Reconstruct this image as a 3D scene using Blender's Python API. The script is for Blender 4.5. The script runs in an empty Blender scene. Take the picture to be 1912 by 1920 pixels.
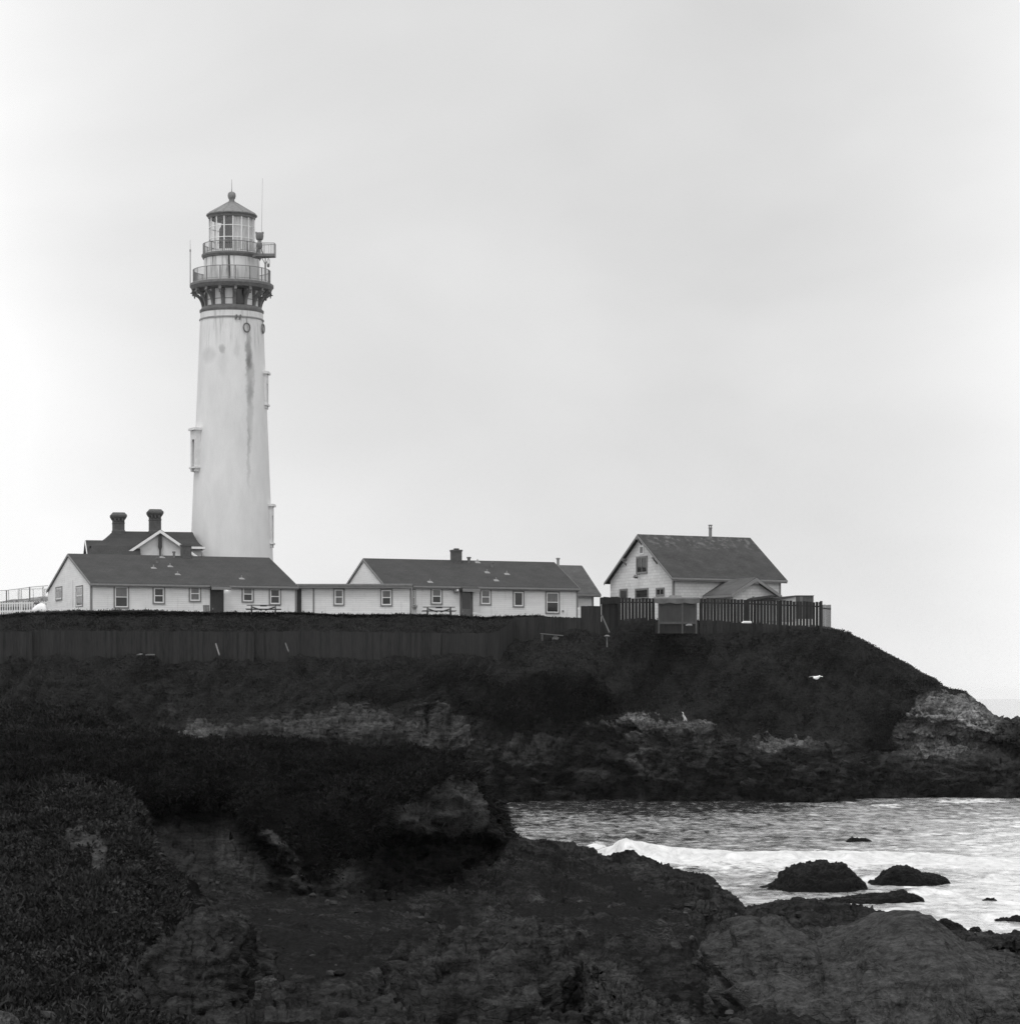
import bpy, math, random
import numpy as np
from mathutils import Vector, Matrix

random.seed(7)
RNG = np.random.default_rng(7)
SC = bpy.context.scene
COL = SC.collection
R = math.radians

# ------------------------------------------------------------------ camera, sky, sun, exposure
H, FPX, CX, HZ = 7.4, 5000.0, 956.0, 1309.0      # eye height (m), focal length and optical axis in photo pixels
cam = bpy.data.cameras.new('camera')
cam.sensor_fit = 'HORIZONTAL'; cam.sensor_width = 36.0
cam.lens = 36.0 * FPX / 1912.0
cam.shift_x = 0.0; cam.shift_y = 349.0 / 1912.0
cam.clip_start = 0.5; cam.clip_end = 40000.0
camo = bpy.data.objects.new('camera', cam); COL.objects.link(camo)
camo.location = (0, 0, H); camo.rotation_euler = (R(90), 0, 0)
SC.camera = camo

SUN_ELEV, SUN_AZ = 66.0, 205.0                    # azimuth clockwise from +Y: behind the camera, to its left
SUN_ENERGY, SUN_ANGLE = 1.45, 24.0
sl = bpy.data.lights.new('sun', 'SUN'); sl.energy = SUN_ENERGY; sl.angle = R(SUN_ANGLE); sl.color = (1, 1, 1)
so = bpy.data.objects.new('sun', sl); COL.objects.link(so)
_d = Vector((math.sin(R(SUN_AZ)) * math.cos(R(SUN_ELEV)), math.cos(R(SUN_AZ)) * math.cos(R(SUN_ELEV)), math.sin(R(SUN_ELEV))))
so.rotation_euler = _d.to_track_quat('Z', 'Y').to_euler(); so.location = (-60, -60, 90)

W = bpy.data.worlds.new('World'); SC.world = W; W.use_nodes = True
wn, wl = W.node_tree.nodes, W.node_tree.links
wn.clear()

class NT:
    """tiny helper for node graphs"""
    def __init__(s, tree): s.n, s.l = tree.nodes, tree.links
    def new(s, t, **k):
        n = s.n.new(t)
        for a, b in k.items(): setattr(n, a, b)
        return n
    def put(s, sock, v):
        if hasattr(v, 'is_output'): s.l.new(v, sock)
        else: sock.default_value = v
    def math(s, op, a, b=0.0, c=0.0, clamp=False):
        n = s.new('ShaderNodeMath', operation=op); n.use_clamp = clamp
        s.put(n.inputs[0], a); s.put(n.inputs[1], b)
        if len(n.inputs) > 2: s.put(n.inputs[2], c)
        return n.outputs[0]
    def mrange(s, v, a, b, c, d, smooth=False):
        n = s.new('ShaderNodeMapRange')
        if smooth: n.interpolation_type = 'SMOOTHSTEP'
        s.put(n.inputs[0], v)
        for i, x in enumerate((a, b, c, d)): s.put(n.inputs[i + 1], x)
        return n.outputs[0]
    def noise(s, vec, scale, detail=4, rough=0.55, dist=0.0):
        n = s.new('ShaderNodeTexNoise'); s.l.new(vec, n.inputs['Vector'])
        n.inputs['Scale'].default_value = scale; n.inputs['Detail'].default_value = detail
        n.inputs['Roughness'].default_value = rough; n.inputs['Distortion'].default_value = dist
        return n.outputs['Fac']
    def mapping(s, vec, scale=(1, 1, 1), rot=(0, 0, 0), loc=(0, 0, 0)):
        n = s.new('ShaderNodeMapping'); s.l.new(vec, n.inputs[0])
        n.inputs['Scale'].default_value = scale; n.inputs['Rotation'].default_value = rot; n.inputs['Location'].default_value = loc
        return n.outputs[0]
    def mix(s, f, a, b):
        n = s.new('ShaderNodeMix'); n.data_type = 'FLOAT'
        s.put(n.inputs[0], f); s.put(n.inputs[2], a); s.put(n.inputs[3], b)
        return n.outputs[0]
    def bump(s, h, strength, dist, normal=None):
        n = s.new('ShaderNodeBump'); s.l.new(h, n.inputs['Height'])
        n.inputs['Strength'].default_value = strength; n.inputs['Distance'].default_value = dist
        if normal: s.l.new(normal, n.inputs['Normal'])
        return n.outputs[0]

g = NT(W.node_tree)
tc = g.new('ShaderNodeTexCoord')
sky = g.new('ShaderNodeTexSky', sky_type='NISHITA', sun_disc=False)
sky.sun_elevation = R(SUN_ELEV); sky.sun_rotation = R(SUN_AZ); sky.air_density = 1.0; sky.dust_density = 4.0
bw = g.new('ShaderNodeRGBToBW'); g.l.new(sky.outputs[0], bw.inputs[0])
nis = g.math('MINIMUM', bw.outputs[0], 10.0)
sep = g.new('ShaderNodeSeparateXYZ'); g.l.new(tc.outputs['Generated'], sep.inputs[0])
X, Y_, Z = sep.outputs
az = g.math('DIVIDE', X, g.math('MAXIMUM', g.math('ABSOLUTE', Y_), 0.25))
wisps = g.noise(g.mapping(tc.outputs['Generated'], (3.0, 1.0, 5.5), (0, R(32), 0)), 1.6, 4, 0.5, 0.4)
soft = g.noise(g.mapping(tc.outputs['Generated'], (1, 1, 2.2), (0, R(25), 0), (2.3, 0, 0.7)), 4.2, 3, 0.5)
az3 = g.math('POWER', g.math('ABSOLUTE', az), 3.0)
lum = g.math('MULTIPLY_ADD', az3, g.mix(g.math('GREATER_THAN', az, 0.0), 400.0, 330.0), 7.9)                    # cloud deck thins to both sides
lum = g.math('ADD', lum, g.mrange(Z, 0.0, 0.12, 0.9, 0.0, True))                   # and towards the sea horizon
lum = g.math('ADD', lum, g.mrange(wisps, 0.3, 0.7, -0.7, 0.7))
lum = g.math('ADD', lum, g.mrange(soft, 0.35, 0.65, -0.35, 0.35))
lum = g.math('MINIMUM', lum, 11.0)
lum = g.math('ADD', lum, g.mrange(Z, 0.32, 0.9, 0.0, 1.5, True))
lum = g.math('ADD', lum, g.mrange(Y_, 0.3, -0.5, 0.0, 0.6, True))                     # lighter cloud on the sun's side
lum = g.mix(0.12, lum, nis)
cmb = g.new('ShaderNodeCombineColor')
for i in range(3): g.l.new(lum, cmb.inputs[i])
bg = g.new('ShaderNodeBackground'); g.l.new(cmb.outputs[0], bg.inputs[0]); bg.inputs[1].default_value = 0.1
wo = g.new('ShaderNodeOutputWorld'); g.l.new(bg.outputs[0], wo.inputs[0])

SC.render.engine = 'CYCLES'
SC.view_settings.view_transform = 'Standard'; SC.view_settings.look = 'None'
SC.view_settings.exposure = 0.0; SC.view_settings.gamma = 1.0
SC.cycles.use_denoising = True; SC.cycles.denoising_prefilter = 'NONE'; SC.cycles.denoising_input_passes = 'RGB_ALBEDO_NORMAL'; SC.cycles.volume_bounces = 2; SC.cycles.max_bounces = 6; SC.cycles.transparent_max_bounces = 12

# ------------------------------------------------------------------ projection helpers
def P(px, py, Y): return Vector(((px - CX) * Y / FPX, Y, H + (HZ - py) * Y / FPX))
def pyz(z, Y): return HZ + (H - z) * FPX / Y
def proj(p):
    return CX + p[..., 0] * FPX / p[..., 1], HZ + (H - p[..., 2]) * FPX / p[..., 1]

# ------------------------------------------------------------------ noise
_tab = RNG.normal(size=(256, 3)); _tab /= np.linalg.norm(_tab, axis=1)[:, None]
def _hash(ix, iy, iz, seed):
    h = (ix.astype(np.int64) * 374761393 + iy.astype(np.int64) * 668265263 + iz.astype(np.int64) * 1274126177 + seed * 974711) & 0xffffffff
    h = ((h ^ (h >> 13)) * 1103515245) & 0xffffffff
    return (h ^ (h >> 16))
def perlin(p, seed=0):
    sh = p.shape[:-1]; p = p.reshape(-1, 3)
    i = np.floor(p); f = p - i; u = f * f * f * (f * (f * 6 - 15) + 10)
    out = 0
    for a in (0, 1):
        for b in (0, 1):
            for c in (0, 1):
                gr = _tab[_hash(i[:, 0] + a, i[:, 1] + b, i[:, 2] + c, seed) & 255]
                d = gr[:, 0] * (f[:, 0] - a) + gr[:, 1] * (f[:, 1] - b) + gr[:, 2] * (f[:, 2] - c)
                w = (u[:, 0] if a else 1 - u[:, 0]) * (u[:, 1] if b else 1 - u[:, 1]) * (u[:, 2] if c else 1 - u[:, 2])
                out = out + d * w
    return (out * 1.5).reshape(sh)
def fbm(p, oct=4, seed=0, gain=0.5, ridged=False):
    a, s, t = 1.0, 0.0, 0.0
    for k in range(oct):
        n = perlin(p * (2.03 ** k), seed + k * 13)
        if ridged: n = 1 - 2 * np.abs(n)
        s = s + a * n; t += a; a *= gain
    return s / t
def worley(p, seed=0):
    sh = p.shape[:-1]; p = p.reshape(-1, 3); i = np.floor(p)
    d1 = np.full(len(p), 9.0); d2 = np.full(len(p), 9.0); idn = np.zeros(len(p))
    for a in (-1, 0, 1):
        for b in (-1, 0, 1):
            for c in (-1, 0, 1):
                q = i + (a, b, c); h = _hash(q[:, 0], q[:, 1], q[:, 2], seed)
                o = np.stack([(h & 1023) / 1023., ((h >> 10) & 1023) / 1023., ((h >> 20) & 1023) / 1023.], 1)
                d = np.linalg.norm(q + o - p, axis=1)
                near = d < d1
                d2 = np.where(near, d1, np.minimum(d2, d)); idn = np.where(near, (h & 255) / 255., idn); d1 = np.minimum(d1, d)
    return d1.reshape(sh), d2.reshape(sh), idn.reshape(sh)
def sstep(a, b, x):
    t = np.clip((x - a) / (b - a), 0, 1); return t * t * (3 - 2 * t)

# ------------------------------------------------------------------ objects
def link(o, parent=None):
    COL.objects.link(o)
    if parent is not None: o.parent = parent
    return o
def tag(o, label=None, cat=None, group=None, kind=None):
    if label: o['label'] = label
    if cat: o['category'] = cat
    if group: o['group'] = group
    if kind: o['kind'] = kind
    return o
def thing(name, label, cat, loc, rotz=0.0, group=None):
    o = bpy.data.objects.new(name, None); o.empty_display_size = 0.3
    link(o); o.location = loc; o.rotation_euler = (0, 0, rotz)
    return tag(o, label, cat, group)

def mesh_np(name, verts, faces, mat, parent=None, attrs=None, smooth=True):
    v = np.ascontiguousarray(verts, dtype=np.float32).reshape(-1, 3)
    f = np.ascontiguousarray(faces, dtype=np.int32); k = f.shape[1]
    me = bpy.data.meshes.new(name)
    me.vertices.add(len(v)); me.vertices.foreach_set('co', v.ravel())
    me.loops.add(f.size); me.loops.foreach_set('vertex_index', f.ravel())
    me.polygons.add(len(f)); me.polygons.foreach_set('loop_start', np.arange(len(f), dtype=np.int32) * k)
    me.polygons.foreach_set('use_smooth', np.full(len(f), smooth, dtype=bool))
    for an, av in (attrs or {}).items():
        at = me.attributes.new(an, 'FLOAT', 'POINT'); at.data.foreach_set('value', np.ascontiguousarray(av, dtype=np.float32).ravel())
    me.update(calc_edges=True); me.validate()
    me.materials.append(mat)
    return link(bpy.data.objects.new(name, me), parent)
def grid_faces(nv, nu):
    idx = np.arange(nv * nu).reshape(nv, nu)
    return np.stack([idx[:-1, :-1], idx[:-1, 1:], idx[1:, 1:], idx[1:, :-1]], -1).reshape(-1, 4)
def grid_normals(gd):
    du = np.gradient(gd, axis=1); dv = np.gradient(gd, axis=0)
    n = np.cross(du, dv); return n / (np.linalg.norm(n, axis=-1, keepdims=True) + 1e-9)

class MB:
    """collects shapes into one mesh (local coordinates)"""
    def __init__(s): s.v, s.f = [], []
    def add(s, vs, fs):
        o = len(s.v); s.v += [tuple(v) for v in vs]; s.f += [tuple(i + o for i in f) for f in fs]; return s
    def box(s, x0, x1, y0, y1, z0, z1, m=None):
        vs = [(x, y, z) for z in (z0, z1) for y in (y0, y1) for x in (x0, x1)]
        if m: vs = [m(*v) for v in vs]
        return s.add(vs, [(0, 2, 3, 1), (4, 5, 7, 6), (0, 1, 5, 4), (2, 6, 7, 3), (0, 4, 6, 2), (1, 3, 7, 5)])
    def beam(s, a, b, w, h=None, up=(0, 0, 1)):
        """square bar from a to b"""
        a, b = Vector(a), Vector(b); h = h or w
        d = (b - a).normalized(); up = Vector(up)
        if abs(d.dot(up)) > 0.98: up = Vector((0, 1, 0))
        x = d.cross(up).normalized() * w / 2; y = x.cross(d).normalized() * h / 2
        vs = [p + sx * x + sy * y for p in (a, b) for sx, sy in ((-1, -1), (1, -1), (1, 1), (-1, 1))]
        return s.add(vs, [(3, 2, 1, 0), (4, 5, 6, 7)] + [(i, (i + 1) % 4, 4 + (i + 1) % 4, 4 + i) for i in range(4)])
    def tube(s, a, b, r0, r1=None, n=8):
        a, b = Vector(a), Vector(b); r1 = r0 if r1 is None else r1
        d = (b - a).normalized(); up = Vector((0, 0, 1)) if abs(d.z) < 0.95 else Vector((1, 0, 0))
        x = d.cross(up).normalized(); y = x.cross(d)
        vs = [p + r * (math.cos(2 * math.pi * k / n) * x + math.sin(2 * math.pi * k / n) * y) for p, r in ((a, r0), (b, r1)) for k in range(n)]
        return s.add(vs, [tuple(range(n))] + [tuple(range(2 * n - 1, n - 1, -1))] + [(k, n + k, n + (k + 1) % n, (k + 1) % n) for k in range(n)])
    def lathe(s, prof, n=48, a0=0.0, a1=None, c=(0, 0)):
        """profile [(r,z)] turned round the local z axis; angle 0 faces -y, grows to +x"""
        full = a1 is None; a1 = 2 * math.pi if full else a1
        k = n if full else n + 1
        vs = [(c[0] + r * math.sin(a0 + (a1 - a0) * j / n), c[1] - r * math.cos(a0 + (a1 - a0) * j / n), z) for r, z in prof for j in range(k)]
        fs = []
        for i in range(len(prof) - 1):
            for j in range(n):
                q = (j + 1) % k if full else j + 1
                fs.append((i * k + j, i * k + q, (i + 1) * k + q, (i + 1) * k + j))
        return s.add(vs, fs)
    def prism(s, poly, axis, a, b, m=None):
        """polygon extruded along axis ('x': poly in (y,z); 'y': poly in (x,z); 'z': poly in (x,y))"""
        def mk(p, t): return (t, p[0], p[1]) if axis == 'x' else ((p[0], t, p[1]) if axis == 'y' else (p[0], p[1], t))
        n = len(poly); vs = [mk(p, a) for p in poly] + [mk(p, b) for p in poly]
        if m: vs = [m(*v) for v in vs]
        return s.add(vs, [tuple(range(n))[::-1], tuple(range(n, 2 * n))] + [(i, (i + 1) % n, n + (i + 1) % n, n + i) for i in range(n)])
    def build(s, name, mat, parent=None, smooth=False, fix=True):
        me = bpy.data.meshes.new(name); me.from_pydata(s.v, [], s.f); me.update()
        if fix:
            import bmesh
            bm = bmesh.new(); bm.from_mesh(me); bmesh.ops.recalc_face_normals(bm, faces=bm.faces); bm.to_mesh(me); bm.free()
        if smooth:
            for p in me.polygons: p.use_smooth = True
            try: me.set_sharp_from_angle(angle=R(35))
            except Exception: pass
        me.materials.append(mat)
        return link(bpy.data.objects.new(name, me), parent)

# ------------------------------------------------------------------ materials (black-and-white photograph: every colour is a grey)
def new_mat(name):
    m = bpy.data.materials.new(name); m.use_nodes = True
    m.node_tree.nodes.clear(); gg = NT(m.node_tree)
    out = gg.new('ShaderNodeOutputMaterial'); b = gg.new('ShaderNodeBsdfPrincipled'); gg.l.new(b.outputs[0], out.inputs[0])
    return m, gg, b, out
def setgrey(gg, b, val):
    if hasattr(val, 'is_output'):
        c = gg.new('ShaderNodeCombineColor')
        for i in range(3): gg.l.new(val, c.inputs[i])
        gg.l.new(c.outputs[0], b.inputs['Base Color'])
    else: b.inputs['Base Color'].default_value = (val, val, val, 1)
def grey(name, lo, hi=None, scale=3.0, rough=0.7, bump=0.0, bscale=20.0, bdist=0.02, stretch=(1, 1, 1), metal=0.0, spec=0.35):
    m, gg, b, out = new_mat(name)
    t = gg.new('ShaderNodeTexCoord').outputs['Object']
    if hi is None: setgrey(gg, b, lo)
    else: setgrey(gg, b, gg.mrange(gg.noise(gg.mapping(t, stretch), scale, 6, 0.6), 0.3, 0.7, lo, hi))
    if bump: gg.l.new(gg.bump(gg.noise(gg.mapping(t, stretch), bscale, 5, 0.6), bump, bdist), b.inputs['Normal'])
    b.inputs['Roughness'].default_value = rough; b.inputs['Metallic'].default_value = metal
    b.inputs['Specular IOR Level'].default_value = spec
    return m

def siding_mat(name, lo, hi, pitch, shingle=False):
    m, gg, b, out = new_mat(name)
    t = gg.new('ShaderNodeTexCoord').outputs['Object']
    sp = gg.new('ShaderNodeSeparateXYZ'); gg.l.new(t, sp.inputs[0])
    cb = gg.new('ShaderNodeCombineXYZ'); gg.l.new(gg.math('ADD', sp.outputs[0], sp.outputs[1]), cb.inputs[0]); gg.l.new(sp.outputs[2], cb.inputs[1])
    base = gg.mrange(gg.noise(gg.mapping(cb.outputs[0], (0.5, 1.4, 1)), 1.3, 6, 0.65), 0.3, 0.7, lo, hi)
    br = gg.new('ShaderNodeTexBrick'); gg.l.new(cb.outputs[0], br.inputs[0])
    br.inputs['Scale'].default_value = 1.0
    br.inputs['Mortar Size'].default_value = 0.012 if not shingle else 0.016
    br.inputs['Mortar Smooth'].default_value = 0.6
    br.inputs['Brick Width'].default_value = 4.2 if not shingle else 0.42
    br.inputs['Row Height'].default_value = pitch
    br.inputs['Color1'].default_value = (1, 1, 1, 1); br.inputs['Color2'].default_value = (.9, .9, .9, 1) if shingle else (.96, .96, .96, 1)
    br.inputs['Mortar'].default_value = (.68, .68, .68, 1) if shingle else (.84, .84, .84, 1)
    bb = gg.new('ShaderNodeRGBToBW'); gg.l.new(br.outputs[0], bb.inputs[0])
    dirt = gg.mrange(gg.noise(gg.mapping(cb.outputs[0], (2.5, 0.35, 1)), 1.6, 5, 0.6), 0.55, 0.8, 1.0, 0.78)
    setgrey(gg, b, gg.math('MULTIPLY', gg.math('MULTIPLY', base, bb.outputs[0]), dirt))
    saw = gg.math('FRACT', gg.math('DIVIDE', sp.outputs[2], pitch))
    gg.l.new(gg.bump(gg.math('SUBTRACT', 1.0, saw), 0.55, 0.02), b.inputs['Normal'])
    b.inputs['Roughness'].default_value = 0.65; b.inputs['Specular IOR Level'].default_value = 0.25
    return m
def shingle_roof(name, lo, hi, moss=None):
    m, gg, b, out = new_mat(name)
    t = gg.new('ShaderNodeTexCoord').outputs['Object']
    n1 = gg.noise(t, 0.9, 5, 0.6); n2 = gg.noise(t, 14.0, 3, 0.6)
    base = gg.math('ADD', gg.mrange(n1, 0.3, 0.7, lo, hi), gg.mrange(n2, 0.3, 0.7, -0.012, 0.012))
    sp = gg.new('ShaderNodeSeparateXYZ'); gg.l.new(t, sp.inputs[0])
    cb = gg.new('ShaderNodeCombineXYZ'); gg.l.new(sp.outputs[0], cb.inputs[0]); gg.l.new(gg.math('MULTIPLY', sp.outputs[2], 1.9), cb.inputs[1])
    br = gg.new('ShaderNodeTexBrick'); gg.l.new(cb.outputs[0], br.inputs[0])
    br.inputs['Scale'].default_value = 1.0; br.inputs['Brick Width'].default_value = 0.34; br.inputs['Row Height'].default_value = 0.22
    br.inputs['Mortar Size'].default_value = 0.012
    br.inputs['Color1'].default_value = (1.05, 1.05, 1.05, 1); br.inputs['Color2'].default_value = (.9, .9, .9, 1); br.inputs['Mortar'].default_value = (.72, .72, .72, 1)
    bb = gg.new('ShaderNodeRGBToBW'); gg.l.new(br.outputs[0], bb.inputs[0])
    val = gg.math('MULTIPLY', base, bb.outputs[0])
    if moss:
        zr, amt = moss
        nm = gg.noise(gg.mapping(t, (1.2, 1.2, 0.8)), 1.5, 7, 0.7)
        f = gg.math('MULTIPLY', gg.mrange(sp.outputs[2], zr - 1.6, zr, 0.0, 1.0, True), gg.mrange(nm, 0.5, 0.62, 0.0, 1.0))
        val = gg.mix(gg.math('MULTIPLY', f, amt), val, 0.2)
    setgrey(gg, b, val)
    gg.l.new(gg.bump(n2, 0.4, 0.03), b.inputs['Normal'])
    b.inputs['Roughness'].default_value = 0.85; b.inputs['Specular IOR Level'].default_value = 0.2
    return m
def boards_mat(name, lo, hi, pitch=0.16):
    """weathered vertical boards: each board its own tone"""
    m, gg, b, out = new_mat(name)
    t = gg.new('ShaderNodeTexCoord').outputs['Object']
    gi = gg.new('ShaderNodeNewGeometry')
    val = gg.math('ADD', gg.mrange(gi.outputs['Random Per Island'], 0, 1, lo, hi), gg.mrange(gg.noise(gg.mapping(t, (9, 9, 0.8)), 1.5, 5, 0.6), 0.3, 0.7, -0.35 * lo, 0.35 * lo))
    setgrey(gg, b, val)
    gg.l.new(gg.bump(gg.noise(gg.mapping(t, (30, 30, 1.5)), 1.5, 4, 0.6), 0.5, 0.01), b.inputs['Normal'])
    b.inputs['Roughness'].default_value = 0.9; b.inputs['Specular IOR Level'].default_value = 0.03
    return m
def tower_mat():
    m, gg, b, out = new_mat('tower paint')
    t = gg.new('ShaderNodeTexCoord').outputs['Object']
    sp = gg.new('ShaderNodeSeparateXYZ'); gg.l.new(t, sp.inputs[0]); x, y, z = sp.outputs
    base = gg.mrange(gg.noise(gg.mapping(t, (1, 1, 0.35)), 0.9, 6, 0.62), 0.3, 0.7, 0.62, 0.72)
    wob = gg.math('MULTIPLY', gg.math('SUBTRACT', gg.noise(gg.mapping(t, (1, 1, 0.7)), 2.2, 4, 0.6), 0.5), 0.55)
    front = gg.math('LESS_THAN', y, 0.0)
    def blob(cx, cz, rx, rz, amt):
        dx = gg.math('DIVIDE', gg.math('ADD', gg.math('SUBTRACT', x, cx), wob), rx)
        dz = gg.math('DIVIDE', gg.math('SUBTRACT', z, cz), rz)
        d = gg.math('ADD', gg.math('MULTIPLY', dx, dx), gg.math('MULTIPLY', dz, dz))
        return gg.math('MULTIPLY', gg.math('MULTIPLY', gg.mrange(d, 0.0, 1.0, 1.0, 0.0, True), amt), front)
    s = blob(1.62, 22.55, 0.34, 1.9, 0.5)
    for a in ((1.72, 20.3, 0.42, 2.6, 0.34), (1.75, 17.2, 0.30, 3.6, 0.22), (1.66, 14.0, 0.16, 3.4, 0.20), (-0.53, 22.75, 0.30, 0.5, 0.32),
              (-1.6, 22.3, 0.8, 0.9, 0.16), (-0.45, 21.6, 0.6, 1.4, 0.08), (0.7, 22.6, 0.35, 0.8, 0.12)):
        s = gg.math('ADD', s, blob(*a))
    drip = gg.noise(gg.mapping(t, (5, 5, 0.25)), 1.0, 5, 0.65)
    top = gg.math('MULTIPLY', gg.mrange(z, 21.9, 24.35, 0.0, 0.34, True), gg.mrange(drip, 0.5, 0.68, 0.0, 1.0))
    s = gg.math('ADD', s, top)
    drip2 = gg.math('MULTIPLY', gg.mrange(z, 28.2, 29.6, 0.0, 0.5, True), gg.mrange(drip, 0.52, 0.66, 0.0, 1.0))
    s = gg.math('ADD', s, drip2)
    drip3 = gg.math('MULTIPLY', gg.math('MULTIPLY', gg.mrange(z, 27.2, 29.5, 0.3, 0.85), gg.mrange(gg.math('ABSOLUTE', gg.math('SUBTRACT', x, 0.02)), 0.03, 0.12, 1.0, 0.0)), front)
    s = gg.math('ADD', s, gg.math('MULTIPLY', drip3, gg.math('GREATER_THAN', z, 26.9)))
    fine = gg.mrange(gg.noise(gg.mapping(t, (6, 6, 1.2)), 1.4, 6, 0.7), 0.55, 0.8, 0.0, 0.06)
    s = gg.math('MINIMUM', gg.math('ADD', s, fine), 0.9)
    setgrey(gg, b, gg.math('MULTIPLY', base, gg.math('SUBTRACT', 1.0, s)))
    gg.l.new(gg.bump(gg.noise(t, 9.0, 5, 0.6), 0.25, 0.03), b.inputs['Normal'])
    b.inputs['Roughness'].default_value = 0.7; b.inputs['Specular IOR Level'].default_value = 0.2
    return m
def land_mat(name, soil=(0.02, 0.045), rock=(0.03, 0.075), pale=(0.16, 0.34), bump=0.6, s=1.0, patch=(0.7, 1.3), spk=0.55, tide=None):
    """'rock' and 'pale' say where bare rock and pale crust lie; the rest is plant-covered soil"""
    m, gg, b, out = new_mat(name)
    t = gg.new('ShaderNodeTexCoord').outputs['Object']
    ar = gg.new('ShaderNodeAttribute', attribute_name='rock').outputs['Fac']
    ap = gg.new('ShaderNodeAttribute', attribute_name='pale').outputs['Fac']
    nf = gg.noise(t, 5.0 * s, 7, 0.7); nm = gg.noise(t, 0.8 * s, 5, 0.6); nstr = gg.noise(gg.mapping(t, (0.6, 0.6, 3.0), (R(14), R(10), 0)), 1.6 * s, 6, 0.65)
    sv = gg.mrange(nf, 0.3, 0.7, soil[0], soil[1])
    rv = gg.mrange(gg.math('ADD', gg.math('MULTIPLY', nstr, 0.6), gg.math('MULTIPLY', nf, 0.4)), 0.35, 0.65, rock[0], rock[1])
    rv = gg.math('MULTIPLY', rv, gg.mrange(nm, 0.33, 0.67, patch[0], patch[1]))
    pv = gg.mrange(gg.math('ADD', gg.math('MULTIPLY', nf, 0.7), gg.math('MULTIPLY', nstr, 0.3)), 0.38, 0.62, pale[0], pale[1])
    speck = gg.mrange(gg.noise(t, 11.0 * s, 4, 0.7), 0.68, 0.76, 0.0, spk)
    rv = gg.mix(speck, rv, pale[0])
    val = gg.mix(gg.math('MULTIPLY', ap, gg.mrange(gg.math('ADD', gg.math('MULTIPLY', nf, .5), gg.math('MULTIPLY', nstr, .5)), 0.36, 0.64, 0.25, 1.75), clamp=True), rv, pv)
    val = gg.mix(gg.mrange(gg.math('ADD', ar, gg.mrange(nf, 0.2, 0.8, -0.25, 0.25)), 0.4, 0.6, 0.0, 1.0), sv, val)
    if tide:
        sz = gg.new('ShaderNodeSeparateXYZ'); gg.l.new(gg.new('ShaderNodeNewGeometry').outputs['Position'], sz.inputs[0])
        val = gg.math('MULTIPLY', val, gg.mrange(gg.math('ADD', sz.outputs[2], gg.mrange(nm, 0.3, 0.7, -0.8, 0.8)), tide[0], tide[1], 0.55, 1.0, True))
    setgrey(gg, b, val)
    vo = gg.new('ShaderNodeTexVoronoi'); vo.feature = 'DISTANCE_TO_EDGE'; vo.inputs['Scale'].default_value = 1.5 * s
    wv = gg.new('ShaderNodeVectorMath', operation='ADD'); gg.l.new(gg.mapping(t, (1, 1, 1.8), (R(20), R(12), 0)), wv.inputs[0])
    sc_ = gg.new('ShaderNodeVectorMath', operation='SCALE'); sc_.inputs['Scale'].default_value = 1.1 / s
    nz = gg.new('ShaderNodeTexNoise'); gg.l.new(t, nz.inputs['Vector']); nz.inputs['Scale'].default_value = 1.2 * s; nz.inputs['Detail'].default_value = 5
    gg.l.new(nz.outputs['Color'], sc_.inputs[0]); gg.l.new(sc_.outputs[0], wv.inputs[1]); gg.l.new(wv.outputs[0], vo.inputs['Vector'])
    crack = gg.math('MULTIPLY', gg.mrange(vo.outputs['Distance'], 0.0, 0.09, 0.0, 1.0, True), ar)
    nfine = gg.noise(t, 16.0 * s, 4, 0.7)
    h = gg.math('ADD', gg.math('ADD', gg.math('MULTIPLY', nf, 0.6), gg.math('MULTIPLY', nstr, 0.9)), gg.math('ADD', gg.math('MULTIPLY', crack, 0.22), gg.math('MULTIPLY', nfine, 0.22)))
    gg.l.new(gg.bump(h, bump, 0.25 / s), b.inputs['Normal'])
    b.inputs['Roughness'].default_value = 0.95; b.inputs['Specular IOR Level'].default_value = 0.0
    return m
def leaf_mat(name, lo, hi):
    m, gg, b, out = new_mat(name)
    gi = gg.new('ShaderNodeNewGeometry'); t = gg.new('ShaderNodeTexCoord').outputs['Object']
    v = gg.mrange(gi.outputs['Random Per Island'], 0, 1, lo, hi)
    v = gg.math('MULTIPLY', v, gg.mrange(gg.noise(t, 0.7, 5, 0.65), 0.3, 0.7, 0.4, 1.6))
    setgrey(gg, b, v); b.inputs['Roughness'].default_value = 0.8; b.inputs['Specular IOR Level'].default_value = 0.04
    return m
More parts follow.
